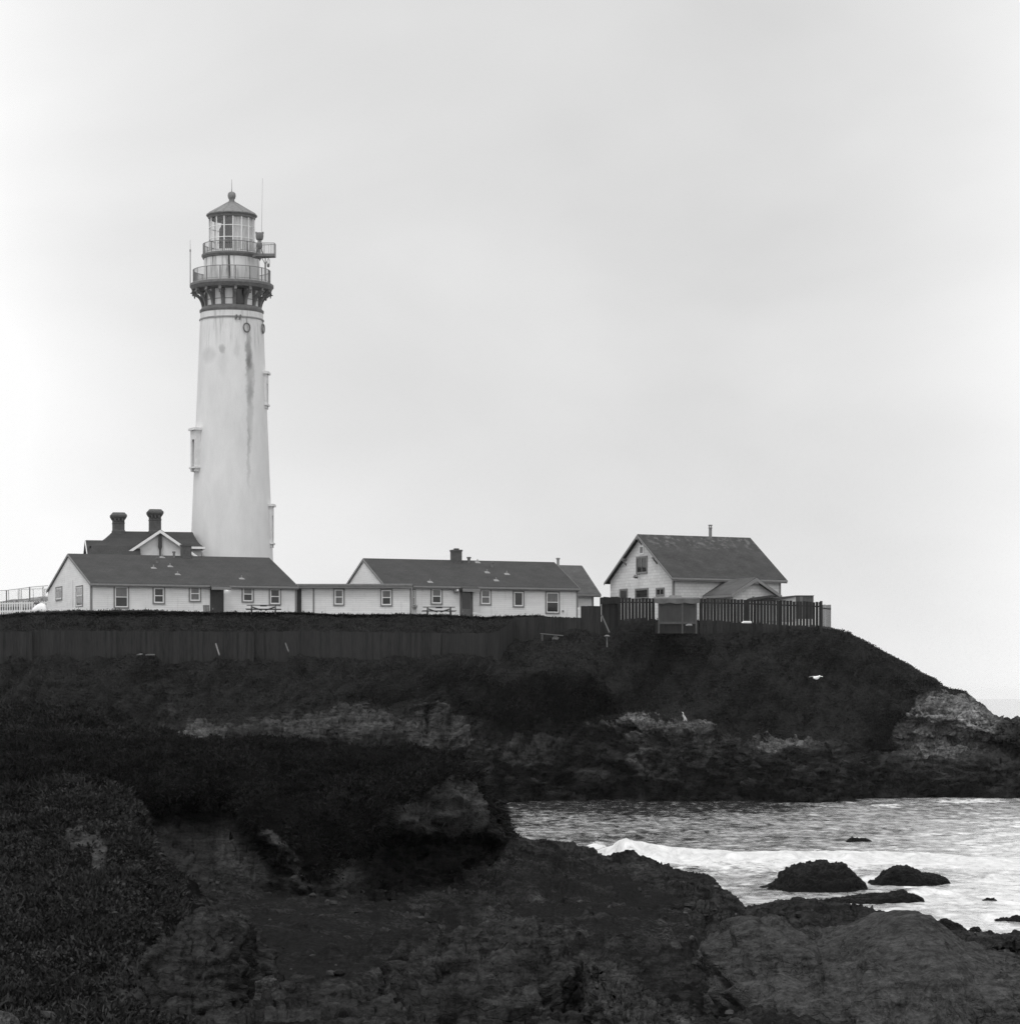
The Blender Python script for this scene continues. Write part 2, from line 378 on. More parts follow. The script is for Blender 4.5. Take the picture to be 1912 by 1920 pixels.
def sea_mat():
    m, gg, b, out = new_mat('sea water')
    t = gg.new('ShaderNodeTexCoord').outputs['Object']
    fo = gg.new('ShaderNodeAttribute', attribute_name='foam').outputs['Fac']
    mk = gg.new('ShaderNodeAttribute', attribute_name='milk_reflect').outputs['Fac']
    mn = gg.noise(gg.mapping(t, (1.1, 0.42, 1)), 1.3, 6, 0.68, 0.5)  # light and dark of the ripples painted into the water albedo
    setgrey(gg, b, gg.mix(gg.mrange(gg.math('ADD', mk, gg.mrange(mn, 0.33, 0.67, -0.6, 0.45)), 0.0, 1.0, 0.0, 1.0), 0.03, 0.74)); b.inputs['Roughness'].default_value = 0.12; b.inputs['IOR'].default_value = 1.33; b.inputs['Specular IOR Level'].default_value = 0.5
    n1 = gg.noise(gg.mapping(t, (1.2, 0.6, 1)), 1.1, 6, 0.62, 0.6); n2 = gg.noise(gg.mapping(t, (1, .6, 1)), 4.0, 5, 0.65)
    gg.l.new(gg.bump(gg.math('ADD', n1, gg.math('MULTIPLY', n2, 0.35)), 0.6, 0.05), b.inputs['Normal'])
    fm = gg.new('ShaderNodeBsdfPrincipled'); fm.inputs['Roughness'].default_value = 0.9; fm.inputs['Specular IOR Level'].default_value = 0.1
    fn = gg.noise(gg.mapping(t, (1.1, 0.55, 1)), 1.6, 8, 0.72, 0.8)
    setgrey(gg, fm, gg.mrange(fn, 0.3, 0.7, 0.48, 0.84))  # relief shading of the foam also painted into its albedo
    gg.l.new(gg.bump(fn, 0.9, 0.25), fm.inputs['Normal'])
    fac = gg.mrange(gg.math('ADD', fo, gg.mrange(fn, 0.25, 0.75, -0.42, 0.42)), 0.38, 0.68, 0.0, 1.0)
    mx = gg.new('ShaderNodeMixShader'); gg.l.new(fac, mx.inputs[0]); gg.l.new(b.outputs[0], mx.inputs[1]); gg.l.new(fm.outputs[0], mx.inputs[2])
    gg.l.new(mx.outputs[0], out.inputs[0])
    return m
def glass_mat():
    m, gg, b, out = new_mat('lantern glass')
    tr = gg.new('ShaderNodeBsdfTransparent'); tr.inputs[0].default_value = (.9, .9, .9, 1)
    gl = gg.new('ShaderNodeBsdfGlossy'); gl.inputs['Roughness'].default_value = 0.05
    mx = gg.new('ShaderNodeMixShader'); mx.inputs[0].default_value = 0.10
    gg.l.new(tr.outputs[0], mx.inputs[1]); gg.l.new(gl.outputs[0], mx.inputs[2]); gg.l.new(mx.outputs[0], out.inputs[0])
    return m

M = dict(
    tower=tower_mat(),
    iron=grey('lantern ironwork', 0.14, 0.22, 4, 0.6, 0.2, 30),  # base grey lifted to paint in haze round the tower top
    iron_dark=grey('gallery ironwork', 0.11, 0.18, 4, 0.65, 0.3, 25),  # lightened in colour too, standing in for haze at the gallery
    rail=grey('railing paint', 0.22, 0.30, 5, 0.5),
    white=siding_mat('white clapboard', 0.68, 0.79, 0.155),
    shingles=siding_mat('white wall shingles', 0.62, 0.74, 0.24, True),
    plain_white=grey('white trim paint', 0.72, 0.8, 6, 0.55),
    plaster=grey('white plaster', 0.6, 0.72, 2, 0.8),
    trim=grey('grey trim paint', 0.17, 0.23, 6, 0.6),
    trim_dark=grey('dark door paint', 0.03, 0.05, 5, 0.6),
    door_grey=grey('grey door paint', 0.10, 0.14, 5, 0.6),
    pane=grey('dark window glass', 0.018, None, rough=0.07, spec=0.5),
    pane_curtain=grey('curtained window glass', 0.09, 0.16, 3, 0.12, spec=0.5, stretch=(4, 4, .5)),
    roof=shingle_roof('asphalt shingle roof', 0.040, 0.058),
    roof_old=shingle_roof('mossy shingle roof', 0.05, 0.085, (6.9, 0.55)),
    roof_wing=shingle_roof('weathered shingle roof', 0.06, 0.10),
    roof_dark=shingle_roof('dark slate roof', 0.034, 0.05),
    brick=grey('dark brick', 0.06, 0.10, 6, 0.85, 0.5, 12),
    fence=boards_mat('weathered fence boards', 0.024, 0.036),
    fence_dark=boards_mat('dark picket boards', 0.020, 0.034),
    wood=grey('weathered wood', 0.05, 0.09, 6, 0.8, 0.3, 20),
    wood_pale=grey('bleached wood', 0.10, 0.17, 6, 0.8),
    plywood=grey('stained plywood', 0.03, 0.055, 1.5, 0.8, stretch=(1, 1, .4)),
    tarp=grey('grey tarpaulin', 0.08, 0.12, 2, 0.6, 0.5, 3, 0.1),
    steel=grey('galvanised steel', 0.2, 0.28, 6, 0.45, metal=0.3),
    headland=land_mat('headland ground', (0.014, 0.03), (0.010, 0.055), (0.17, 0.40), 1.0, 0.8, (0.45, 1.6), 0.5, (0.6, 2.4)),
    bluff=land_mat('bluff earth', (0.005, 0.011), (0.016, 0.052), (0.09, 0.2), 1.0, 1.6, (0.5, 1.4)),
    shore=land_mat('shore rock and sand', (0.011, 0.026), (0.006, 0.040), (0.07, 0.18), 1.0, 1.8, (0.35, 1.6), 0.6),
    leaf_far=leaf_mat('headland plant leaves', 0.018, 0.044),
    leaf_near=leaf_mat('coastal scrub leaves', 0.005, 0.030),
    seaweed=leaf_mat('ice plant leaves', 0.012, 0.03),
    sea=sea_mat(), glass=glass_mat(),
    feather=grey('white feathers', 0.8, None), feather_grey=grey('grey feathers', 0.45, None),
    wetrock=grey('wet black rock', 0.004, 0.011, 2.5, 0.6, 0.9, 5, 0.25, spec=0.06),
)

# ------------------------------------------------------------------ land forms
def loft(rows, px0, px1, n, segs, smooth=6):
    """rows of control points [(px, Y, value)] with mode 'py' or 'z' -> grid of world points"""
    U = np.linspace(px0, px1, n); R_ = []
    ker = np.exp(-0.5 * (np.arange(-3 * smooth, 3 * smooth + 1) / smooth) ** 2); ker /= ker.sum()
    for mode, pts in rows:
        pts = np.array(pts, float)
        Y = np.interp(U, pts[:, 0], pts[:, 1]); Y = np.convolve(np.pad(Y, 3 * smooth, 'edge'), ker, 'valid')
        v = np.interp(U, pts[:, 0], pts[:, 2])
        z = H + (HZ - v) * Y / FPX if mode == 'py' else v
        R_.append(np.stack([(U - CX) * Y / FPX, Y, z], -1))
    R_ = np.array(R_); ext = np.concatenate([2 * R_[:1] - R_[1:2], R_, 2 * R_[-1:] - R_[-2:-1]])
    out = []
    for i in range(len(rows) - 1):
        a, b, c, d = ext[i:i + 4]
        for t in np.arange(segs[i]) / segs[i]:
            out.append(0.5 * (2 * b + (c - a) * t + (2 * a - 5 * b + 4 * c - d) * t * t + (3 * b - a - 3 * c + d) * t ** 3))
    out.append(R_[-1])
    return np.array(out)

def leaves(name, gd, nrm, mask, count, size, wid, mat, blades=5, upward=0.5, jitter=0.8, seed=1, label=None, parent=None):
    rg = np.random.default_rng(seed)
    q = gd; a = np.linalg.norm(np.cross(q[:-1, 1:] - q[:-1, :-1], q[1:, :-1] - q[:-1, :-1]), axis=-1)
    mask = mask * (0.35 + 1.3 * sstep(-0.25, 0.35, fbm(gd / (size * 6.0), 3, seed + 40)))
    w = (a * 0.25 * (mask[:-1, :-1] + mask[1:, :-1] + mask[:-1, 1:] + mask[1:, 1:])).ravel(); w = w / w.sum()
    pick = rg.choice(len(w), count, p=w); iv, iu = np.unravel_index(pick, a.shape)
    s, t = rg.random(count)[:, None], rg.random(count)[:, None]
    base = (1 - s) * (1 - t) * q[iv, iu] + s * (1 - t) * q[iv, iu + 1] + (1 - s) * t * q[iv + 1, iu] + s * t * q[iv + 1, iu + 1]
    n = nrm[iv, iu]
    clump = 0.45 + 1.1 * np.clip(perlin(base * 0.9, 77) * 0.9 + 0.5, 0, 1)
    base = np.repeat(base, blades, 0); n = np.repeat(n, blades, 0); cl = np.repeat(clump, blades)
    N = len(base)
    d = n * (1 - upward) + np.array([0, 0, upward]) + rg.normal(size=(N, 3)) * jitter * 0.5
    d /= np.linalg.norm(d, axis=1)[:, None]
    L = (size * (0.5 + rg.random(N)) * cl)[:, None]
    side = np.cross(d, rg.normal(size=(N, 3))); side /= np.linalg.norm(side, axis=1)[:, None]
    base = base + rg.normal(size=(N, 3)) * size * 0.35 - n * size * 0.15
    wv = side * (wid * (0.6 + 0.8 * rg.random(N)))[:, None]
    sag = np.array([0, 0, -0.18]) * L
    v = np.stack([base, base + d * L * 0.55 + wv, base + d * L + sag, base + d * L * 0.55 - wv], 1).reshape(-1, 3)
    f = np.arange(4 * N).reshape(N, 4)
    o = mesh_np(name, v, f, mat, parent, smooth=False)
    if label: tag(o, label, name.replace('_', ' '), kind='stuff')
    return o

def rockify(gd, nrm, amp, scale, seed, strata=0.5, amt=1.0, tilt=(0.22, 0.1), bed=0.55):
    """fractured displacement along the normals: offset blocks, narrow cracks, bedding ledges"""
    warp = np.stack([fbm(gd / scale * 0.9 + k * 7.1, 3, seed + k) for k in (0, 1, 2)], -1)
    d1, d2, idn = worley(gd * np.array([0.75, 0.75, 1.5]) / scale + warp * 0.9, seed)
    e1, e2, ide = worley(gd * np.array([1.0, 1.0, 1.9]) / (scale * 0.36) + warp * 1.6, seed + 3)
    crack = -np.exp(-((d2 - d1) / 0.10) ** 2) - 0.45 * np.exp(-((e2 - e1) / 0.12) ** 2)
    blocks = (idn - 0.5) * 0.9 + (ide - 0.5) * 0.45
    h = (gd[..., 2] + gd[..., 0] * tilt[0] + gd[..., 1] * tilt[1] + 0.8 * scale * warp[..., 0] * 0.5) / (scale * bed)
    fr = h - np.floor(h); saw = np.where(fr < 0.82, fr / 0.82, (1 - fr) / 0.18) - 0.5
    saw = saw * (0.6 + 0.8 * np.clip(warp[..., 1] + 0.3, 0, 1))
    f1 = fbm(gd / scale * 0.8, 5, seed + 5, 0.58)
    fine = fbm(gd / scale * 5.0, 4, seed + 21, 0.65)
    disp = amp * (0.34 * blocks + 0.5 * f1 + 0.20 * crack + strata * 0.42 * saw + 0.20 * fine)
    return gd + nrm * (disp * amt)[..., None]

# ---- the headland
foot = [(-700, 178), (450, 180), (850, 184), (940, 188), (1000, 189), (1060, 189.5), (1080, 191.5), (1140, 192.5), (1165, 192.5), (1178, 189), (1250, 188.3), (1335, 188.5), (1345, 190.8), (1400, 191), (1410, 187.8), (1500, 187.2), (1610, 187.6), (1624, 195.5), (1700, 196), (1780, 196), (1860, 195), (1960, 194), (2200, 198)]
fY = lambda px, d=0: float(np.interp(px, [a for a, _ in foot], [b for _, b in foot])) + d
cols = [a for a, _ in foot]
rows = [
 ('z', [(p, y, -1.2) for p, y in foot]),
 ('z', [(p, y + 0.6, 0.9) for p, y in foot]),
 ('py', [(p, fY(p, 2.6), v) for p, v in ((-700, 1430), (250, 1405), (450, 1385), (650, 1372), (850, 1392), (940, 1410), (1000, 1395), (1075, 1372), (1100, 1356), (1190, 1350), (1300, 1354), (1335, 1368), (1360, 1395), (1400, 1404), (1425, 1398), (1500, 1400), (1605, 1406), (1630, 1428), (1700, 1424), (1780, 1420), (1860, 1430), (1900, 1438), (1960, 1446), (2200, 1500))]),
 ('py', [(p, fY(p, 6.0), v) for p, v in ((-700, 1400), (250, 1370), (450, 1345), (650, 1325), (850, 1342), (940, 1372), (1000, 1362), (1090, 1345), (1190, 1338), (1300, 1344), (1335, 1360), (1400, 1390), (1500, 1390), (1605, 1394), (1630, 1410), (1700, 1405), (1780, 1392), (1860, 1400), (1900, 1408), (1960, 1425), (2200, 1498))]),
 ('py', [(-700, 189, 1290), (250, 189, 1290), (300, 190, 1292), (325, 190.5, 1292), (360, 189, 1288), (650, 189.5, 1280), (850, 191, 1290), (940, 191, 1270), (1000, 191, 1250), (1060, 191, 1250), (1120, 191.8, 1270), (1160, 193.5, 1292), (1188, 198, 1315), (1212, 203, 1300), (1260, 202, 1285), (1330, 199, 1270), (1400, 197.5, 1272), (1500, 197, 1275), (1612, 199, 1290), (1700, 202, 1325), (1780, 201, 1345), (1860, 199.5, 1375), (1900, 198.5, 1390), (1960, 197, 1410), (2200, 201, 1495)]),
 ('py', [(-700, 193, 1224), (250, 193, 1222), (420, 193, 1226), (650, 193, 1225), (850, 193, 1226), (925, 194, 1225), (965, 200.5, 1203), (1000, 201, 1198), (1090, 201, 1194), (1128, 201.5, 1188), (1190, 202, 1174), (1330, 202, 1175), (1540, 200, 1186), (1580, 201, 1194), (1612, 202, 1208), (1640, 203, 1224), (1700, 205, 1257), (1750, 205, 1284), (1780, 205, 1304), (1820, 204, 1316), (1860, 203, 1348), (1880, 202, 1360), (1900, 201, 1372), (1960, 199, 1400), (2200, 203, 1492)]),
 ('py', [(-700, 198.5, 1172), (0, 198.5, 1157), (60, 198.5, 1152), (110, 198.5, 1149), (250, 198.5, 1150), (400, 199.5, 1154.5), (560, 201.5, 1154), (650, 203, 1159), (740, 204, 1157), (830, 205, 1158), (900, 205.5, 1164), (1000, 206, 1156), (1060, 206, 1161), (1090, 205, 1165), (1128, 206, 1168), (1190, 206, 1170), (1330, 206, 1172), (1540, 203.5, 1184), (1580, 205, 1190), (1612, 206, 1204), (1640, 207, 1219), (1700, 209, 1251), (1750, 209, 1278), (1775, 209, 1295), (1800, 208.5, 1300), (1812, 208, 1303), (1830, 207.5, 1318), (1848, 207, 1328), (1858, 206, 1346), (1872, 205, 1352), (1888, 204, 1353), (1900, 203, 1364), (1960, 201, 1392), (2200, 205, 1490)]),
 ('z', [(-700, 203, 13.0), (0, 203, 13.3), (250, 202, 13.6), (560, 206, 13.6), (1000, 210, 13.5), (1128, 211, 13.0), (1540, 210, 12.2), (1612, 211, 10.6), (1700, 214, 8.2), (1780, 214, 6.0), (1860, 211, 3.4), (1900, 208, 2.6), (1960, 206, 1.5), (2200, 209, -1.2)]),
 ('z', [(-700, 250, 13.2), (1128, 250, 12.8), (1400, 246, 11), (1540, 240, 8), (1700, 232, 4), (1860, 222, 0.5), (1960, 214, -1), (2200, 214, -1.4)]),
 ('z', [(-700, 270, -1.4), (1400, 262, -1.4), (1700, 245, -1.4), (1960, 225, -1.6), (2200, 222, -1.6)])]
hg = loft(rows, -420, 2190, 880, [10, 34, 14, 30, 34, 26, 8, 10, 6], smooth=5)
hn = grid_normals(hg); hpx, hpy = proj(hg)
vv = np.repeat(np.concatenate([np.linspace(i, i + 1, s, endpoint=False) for i, s in enumerate([10, 34, 14, 30, 34, 26, 8, 10, 6])] + [[9.0]])[:, None], hg.shape[1], 1)
wob = fbm(hg / 2.2, 4, 31, 0.6)
bx = [-700, 200, 235, 300, 330, 440, 490, 540, 585, 650, 690, 735, 785, 830, 880, 945, 1000, 1085, 1190, 1330, 1345, 1390, 1420, 1500, 1600, 1660, 1688, 1712, 1738, 1770, 1790, 2200]
by = [1420, 1400, 1362, 1362, 1350, 1356, 1336, 1325, 1335, 1316, 1308, 1345, 1314, 1326, 1322, 1376, 1352, 1352, 1340, 1350, 1376, 1397, 1388, 1384, 1390, 1404, 1372, 1318, 1292, 1298, 1300, 1310]
edge = np.interp(hpx, bx, by)
rock = np.clip(0.5 + (hpy - edge + wob * 26) / 16, 0, 1)
rock[vv > 6.3] = np.where((hpx > 1775)[vv > 6.3], rock[vv > 6.3], 0)
slump = np.exp(-((hpx - 318 - (hpy - 1230) * 0.03) / 9) ** 2) * sstep(1235, 1250, hpy) * (hpy < 1350) * 0.6   # bare runnel down the bank
rock = np.maximum(rock, slump + 0.25 * wob * (slump > 0.1))
def ell(px, py, cx, cy, rx, ry): return np.exp(-(((px - cx) / rx) ** 2 + ((py - cy) / ry) ** 2) ** 2)
pale = 0.6 * ell(hpx, hpy, 1775, 1350, 78, 62) + 0.45 * ell(hpx, hpy, 1722, 1380, 40, 46) + 0.3 * ell(hpx, hpy, 1830, 1370, 40, 40)
pale += 0.5 * ell(hpx, hpy, 265, 1365, 45, 14) + 0.3 * ell(hpx, hpy, 340, 1382, 80, 16) + 0.2 * ell(hpx, hpy, 380, 1345, 30, 14) + 0.04 * ell(hpx, hpy, 690, 1375, 260, 40)
for c in ((500, 1340, 24, 12), (560, 1350, 60, 14), (615, 1330, 30, 18), (680, 1330, 36, 22), (810, 1330, 32, 20), (880, 1345, 46, 24), (960, 1380, 20, 18), (750, 1370, 120, 20)): pale += 0.085 * ell(hpx, hpy, *c)
pale += 0.42 * ell(hpx, hpy, 1128, 1352, 32, 9) + 0.42 * ell(hpx, hpy, 1210, 1346, 60, 11) + 0.25 * ell(hpx, hpy, 1300, 1356, 40, 7) + 0.3 * ell(hpx, hpy, 1480, 1395, 70, 7)
pale += 0.16 * ell(hpx, hpy, 1195, 1410, 26, 50) + 0.12 * ell(hpx, hpy, 1330, 1390, 30, 40) + 0.12 * ell(hpx, hpy, 1440, 1375, 26, 16)
pale = np.clip(pale + 0.22 * fbm(hg / 1.1, 3, 51) * (pale > 0.08), 0, 1)
hg2 = rockify(hg, hn, 2.1, 3.2, 3, 1.25, rock * sstep(-0.2, 0.6, vv) * np.where(vv > 5.5, 0.5, 1.0) * (1 - 0.6 * sstep(1760, 1800, hpx) * sstep(4.4, 5.2, vv)))
hg2 = rockify(hg2, grid_normals(hg2), 0.55, 0.95, 8, 0.9, rock * sstep(-0.2, 0.6, vv) * np.where(vv > 5.5, 0.4, 1.0))
rill = fbm(np.stack([(hpx - (vv - 4) * 55) / 70, vv * 0.55, np.zeros_like(vv)], -1), 3, 41, 0.5, True)
veg = (1 - rock)
slope_amt = sstep(2.6, 3.6, vv) * (1 - sstep(4.6, 5.1, vv))
hg2 = hg2 - hn * (veg * slope_amt * (rill * 1.0 - 0.2))[..., None]
hg2 += hn * (veg * (0.34 * fbm(hg / 1.3, 4, 61) + 1.9 * fbm(hg / 5.0, 3, 63) * slope_amt) * (0.35 + 0.65 * slope_amt) * (vv < 6.6))[..., None]
crown = np.exp(-((hpx - 1085) / 48) ** 2) * np.exp(-((vv - 5.0) / 0.28) ** 2)              # scrub heaped against the fence
hg2[..., 2] += crown * 0.9
ho = mesh_np('headland', hg2, grid_faces(*hg2.shape[:2]), M['headland'], attrs={'rock': rock, 'pale': pale}); tag(ho, kind='structure')
hn2 = grid_normals(hg2)
front = (vv > 1.6) & (vv < 6.9) & (hpx > -300) & (hpx < 1960)
mask = np.clip(1.15 * veg - 0.15, 0, 1) ** 1.5 * front * (1.0 - 0.5 * (vv > 6.3))
leaves('ground_cover', hg2, hn2, mask, 90000, 0.13, 0.03, M['leaf_far'], 4, 0.2, 0.7, 5, 'dark low ice plant and scrub covering the headland slope below the houses')

# ---- near-left plant-covered mound
def t_rows(crest, bottom_py, ts, Yc, Yb, pw=0.85):
    out = []
    for t in ts:
        out.append(('py', [(p, (Yc(p) * (1 - t ** pw) + Yb * t ** pw), c + (bottom_py - c) * t) for p, c in crest]))
    return out
cr0 = [(-700, 1500), (0, 1492), (60, 1500), (110, 1482), (150, 1478), (195, 1484), (230, 1502), (258, 1535), (275, 1580), (292, 1640), (330, 1668), (380, 1706), (430, 1760), (470, 1830), (520, 1900)]
yc0 = lambda p: float(np.interp(p, [0, 200, 300, 420, 520], [65, 65, 61, 55, 47]))
rw = t_rows(cr0, 2010, [1.0, 0.75, 0.55, 0.38, 0.24, 0.12, 0.03, 0.0], yc0, 36.0)
rw.append(('z', [(p, yc0(p) + 3, H + (HZ - c) * yc0(p) / FPX - 1.6) for p, c in cr0])); rw.append(('z', [(p, yc0(p) + 7, 1.2) for p, c in cr0]))
ng = loft(rw, -360, 520, 330, [14, 16, 18, 20, 22, 16, 8, 10, 6], smooth=4)
ng[..., 2] -= (sstep(330, 500, proj(ng)[0]) * 0.9)
nn = grid_normals(ng); npx, npy = proj(ng)
ng = ng + nn * (0.46 * fbm(ng / 2.2, 4, 71, 0.55) + 0.42 * (0.35 - np.abs(fbm(ng / 0.6, 3, 75))))[..., None]
npale = 0.40 * (0.6 * ell(npx, npy, 158, 1580, 36, 30) + 0.6 * ell(npx, npy, 186, 1612, 15, 30) + 0.5 * ell(npx, npy, 95, 1535, 20, 6)) * np.clip(0.75 + 1.6 * fbm(ng / 0.5, 3, 79), 0, 1.2)
nrock = np.clip(npale * 5 + 0.8 * ell(npx, npy, 250, 1850, 80, 60) * (fbm(ng / 0.9, 3, 78) > 0) + sstep(330, 420, npx), 0, 1)
o = mesh_np('bank', ng, grid_faces(*ng.shape[:2]), M['bluff'], attrs={'rock': nrock, 'pale': npale}); tag(o, kind='structure')
nn = grid_normals(ng)
leaves('scrub', ng, nn, np.clip(1.1 - nrock - sstep(290, 400, npx), 0, 1) ** 2, 42000, 0.12, 0.02, leaf_mat('lit-tone scrub leaves', 0.007, 0.046), 7, 0.5, 1.1, 8, 'dark leafy scrub spilling down the near bank at the left edge')  # lighter leaf tone paints light onto the near mound

# ---- far-left mound behind it
cr1 = [(-700, 1335), (0, 1344), (60, 1346), (120, 1345), (180, 1354), (230, 1366), (280, 1382), (340, 1396), (420, 1420), (520, 1450)]
rw = [('py', [(p, 88, c + 160) for p, c in cr1]), ('py', [(p, 92, c + 85) for p, c in cr1]), ('py', [(p, 97, c + 26) for p, c in cr1]), ('py', [(p, 101, c) for p, c in cr1]), ('py', [(p, 106, c + 8) for p, c in cr1]), ('z', [(p, 116, 2) for p, c in cr1])]
fg = loft(rw, -340, 520, 260, [20, 22, 18, 8, 8], smooth=4); fn_ = grid_normals(fg)
fg = fg + fn_ * (0.7 * fbm(fg / 3.0, 4, 81, 0.55) + 0.6 * (0.35 - np.abs(fbm(fg / 0.9, 3, 85))))[..., None]; fn_ = grid_normals(fg)
z0 = np.zeros(fg.shape[:2])
o = mesh_np('hummock', fg, grid_faces(*fg.shape[:2]), M['bluff'], attrs={'rock': z0, 'pale': z0}); tag(o, kind='structure')
leaves('bushes', fg, fn_, np.ones(fg.shape[:2]), 30000, 0.17, 0.026, leaf_mat('half-lit bushy scrub leaves', 0.006, 0.034), 7, 0.55, 1.1, 9, 'bushy dark scrub on the far left hummock in front of the board fence')  # middle leaf tone, painted half-lit between bank and bluff

# ---- the undercut bluff
rw = [
 ('z', [(-700, 69, 1.4), (250, 70, 1.4), (300, 70.5, 1.4), (440, 71.5, 1.4), (520, 72, 1.4), (570, 70.3, 1.4), (600, 70.3, 1.4), (660, 71, 1.4), (700, 73.5, 1.4), (760, 75, 1.4), (860, 79, 1.4), (940, 84, 1.4), (1000, 88, 1.2)]),
 ('py', [(-700, 70, 1640), (250, 71.5, 1635), (300, 72.3, 1634), (430, 72.8, 1628), (500, 72.6, 1640), (570, 70.6, 1650), (610, 70.8, 1648), (660, 72, 1640), (700, 76.5, 1655), (780, 78.5, 1650), (860, 81, 1630), (940, 85, 1610), (1000, 89, 1610)]),
 ('py', [(-700, 70.5, 1560), (250, 74, 1540), (290, 74.5, 1532), (430, 74.6, 1522), (470, 73.6, 1560), (520, 72.2, 1600), (570, 71.0, 1634), (610, 71.4, 1622), (660, 73.2, 1600), (700, 78.5, 1595), (780, 81, 1585), (860, 82.5, 1580), (930, 84.5, 1585), (965, 87, 1595), (1000, 90, 1612)]),
 ('py', [(-700, 70.5, 1535), (250, 73.2, 1520), (290, 74.2, 1516), (430, 74.3, 1508), (470, 72.9, 1540), (520, 71.9, 1580), (570, 71.0, 1612), (610, 71.4, 1600), (660, 72.8, 1578), (700, 74.2, 1568), (780, 75.8, 1568), (860, 77.6, 1562), (930, 80.5, 1560), (965, 85, 1584), (1000, 90, 1610)]),
 ('py', [(-700, 71, 1490), (250, 73.2, 1480), (300, 74, 1478), (430, 74.2, 1474), (480, 73.7, 1486), (560, 72.8, 1520), (620, 73.2, 1510), (680, 74.4, 1496), (780, 76, 1492), (850, 77.6, 1478), (905, 79.8, 1492), (935, 82.5, 1530), (965, 86, 1578), (1000, 90.5, 1609)]),
 ('py', [(-700, 76, 1425), (200, 76, 1436), (300, 76.5, 1432), (430, 76.5, 1430), (560, 77, 1438), (680, 78, 1440), (800, 79, 1444), (855, 80.5, 1448), (892, 82, 1464), (925, 84, 1508), (948, 86, 1552), (970, 88, 1578), (1000, 91, 1608)]),
 ('py', [(-700, 83, 1395), (180, 83, 1397), (300, 83, 1402), (480, 83, 1398), (560, 83, 1406), (600, 83, 1413), (740, 84, 1421), (850, 85, 1431), (888, 86, 1446), (915, 87, 1478), (936, 88, 1522), (952, 89, 1556), (972, 90, 1574), (1000, 92, 1607)]),
 ('z', [(-700, 90, 4.6), (800, 91, 4.2), (900, 92, 3.4), (960, 93, 2.2), (1000, 94, 1.2)]),
 ('z', [(-700, 100, 1.0), (1000, 98, 0.6)])]
bs = [16, 22, 10, 14, 24, 22, 10, 6]
bg_ = loft([(m_, [(p[0] - 14 * float(sstep(840, 930, np.float64(p[0]))) * float(1 - sstep(960, 1000, np.float64(p[0]))),) + tuple(p[1:]) for p in pts]) for m_, pts in rw], -330, 998, 520, bs, smooth=4)
bn = grid_normals(bg_); bpx, bpy_ = proj(bg_)
bv = np.repeat(np.concatenate([np.linspace(i, i + 1, s, endpoint=False) for i, s in enumerate(bs)] + [[8.0]])[:, None], bg_.shape[1], 1)
wb = fbm(bg_ / 0.8, 4, 91, 0.6)
lip = np.interp(bpx, [-700, 280, 440, 470, 510, 545, 585, 620, 680, 740, 800, 850, 900, 930, 960, 1000], [3.0, 2.9, 2.9, 2.2, 1.4, 1.6, 0.9, 0.8, 2.4, 3.7, 4.0, 4.55, 4.75, 4.7, 4.9, 5.2])
brock = np.clip(0.5 + (lip - bv + wb * 0.5) * 3.0, 0, 1)
spurpale = np.clip(0.65 + 1.3 * wb, 0, 1.2) * np.exp(-((bpx - (500 + (bpy_ - 1560) * 0.78)) / 22) ** 2) * sstep(1545, 1580, bpy_) * (bpy_ < 1665)
brock = np.maximum(brock, np.clip(spurpale * 1.6 + wb * 0.3 * (spurpale > .1), 0, 1))
bpale = 0.35 * spurpale + 0.26 * ell(bpx, bpy_, 868, 1486, 22, 16) + 0.26 * ell(bpx, bpy_, 900, 1512, 14, 28) + 0.1 * ell(bpx, bpy_, 800, 1530, 70, 20) + 0.2 * ell(bpx, bpy_, 640, 1630, 30, 34) + 0.16 * ell(bpx, bpy_, 425, 1590, 22, 60) + 0.2 * ell(bpx, bpy_, 470, 1625, 40, 26) + 0.12 * ell(bpx, bpy_, 330, 1500, 60, 10)
brock = np.maximum(brock, np.clip(5 * (bpale - 0.07), 0, 1))
bg2 = rockify(bg_, bn, 0.55, 1.1, 17, 0.6, brock * sstep(0.0, 0.5, bv)); bg2 = rockify(bg2, grid_normals(bg2), 0.16, 0.34, 19, 0.8, brock * sstep(0.0, 0.5, bv))
streak = fbm(np.stack([bpx / 9, bv * 0.5, bpx * 0], -1), 3, 95)
bg2 += bn * (brock * 0.07 * streak + (1 - brock) * (0.38 * fbm(bg_ / 1.5, 4, 97, 0.55) + 0.40 * (0.35 - np.abs(fbm(bg_ / 0.65, 3, 98)))))[..., None]
o = mesh_np('bluff', bg2, grid_faces(*bg2.shape[:2]), M['bluff'], attrs={'rock': brock, 'pale': bpale}); tag(o, kind='structure')
bn2 = grid_normals(bg2)
vm = np.clip(1.05 - brock, 0, 1) ** 2 * (bv < 6.9)
leaves('scrub', bg2, bn2, vm, 60000, 0.135, 0.021, leaf_mat('shade-tone mat scrub leaves', 0.004, 0.021), 7, 0.4, 1.1, 10, 'dark matted scrub capping the undercut bluff beside the cove')  # darker leaf tone paints shade in behind the near mound
drape = vm * np.exp(-((bpx - np.interp(bpy_, [1440, 1480, 1520, 1556], [882, 906, 926, 944])) / 15) ** 2) * (bpy_ > 1440) * (bpy_ < 1560) * (bv > 3.3)
leaves('ice_plant', bg2, bn2, drape, 3600, 0.22, 0.026, M['seaweed'], 7, -0.15, 1.3, 12, 'black ice plant trailing over the seaward end of the bluff')

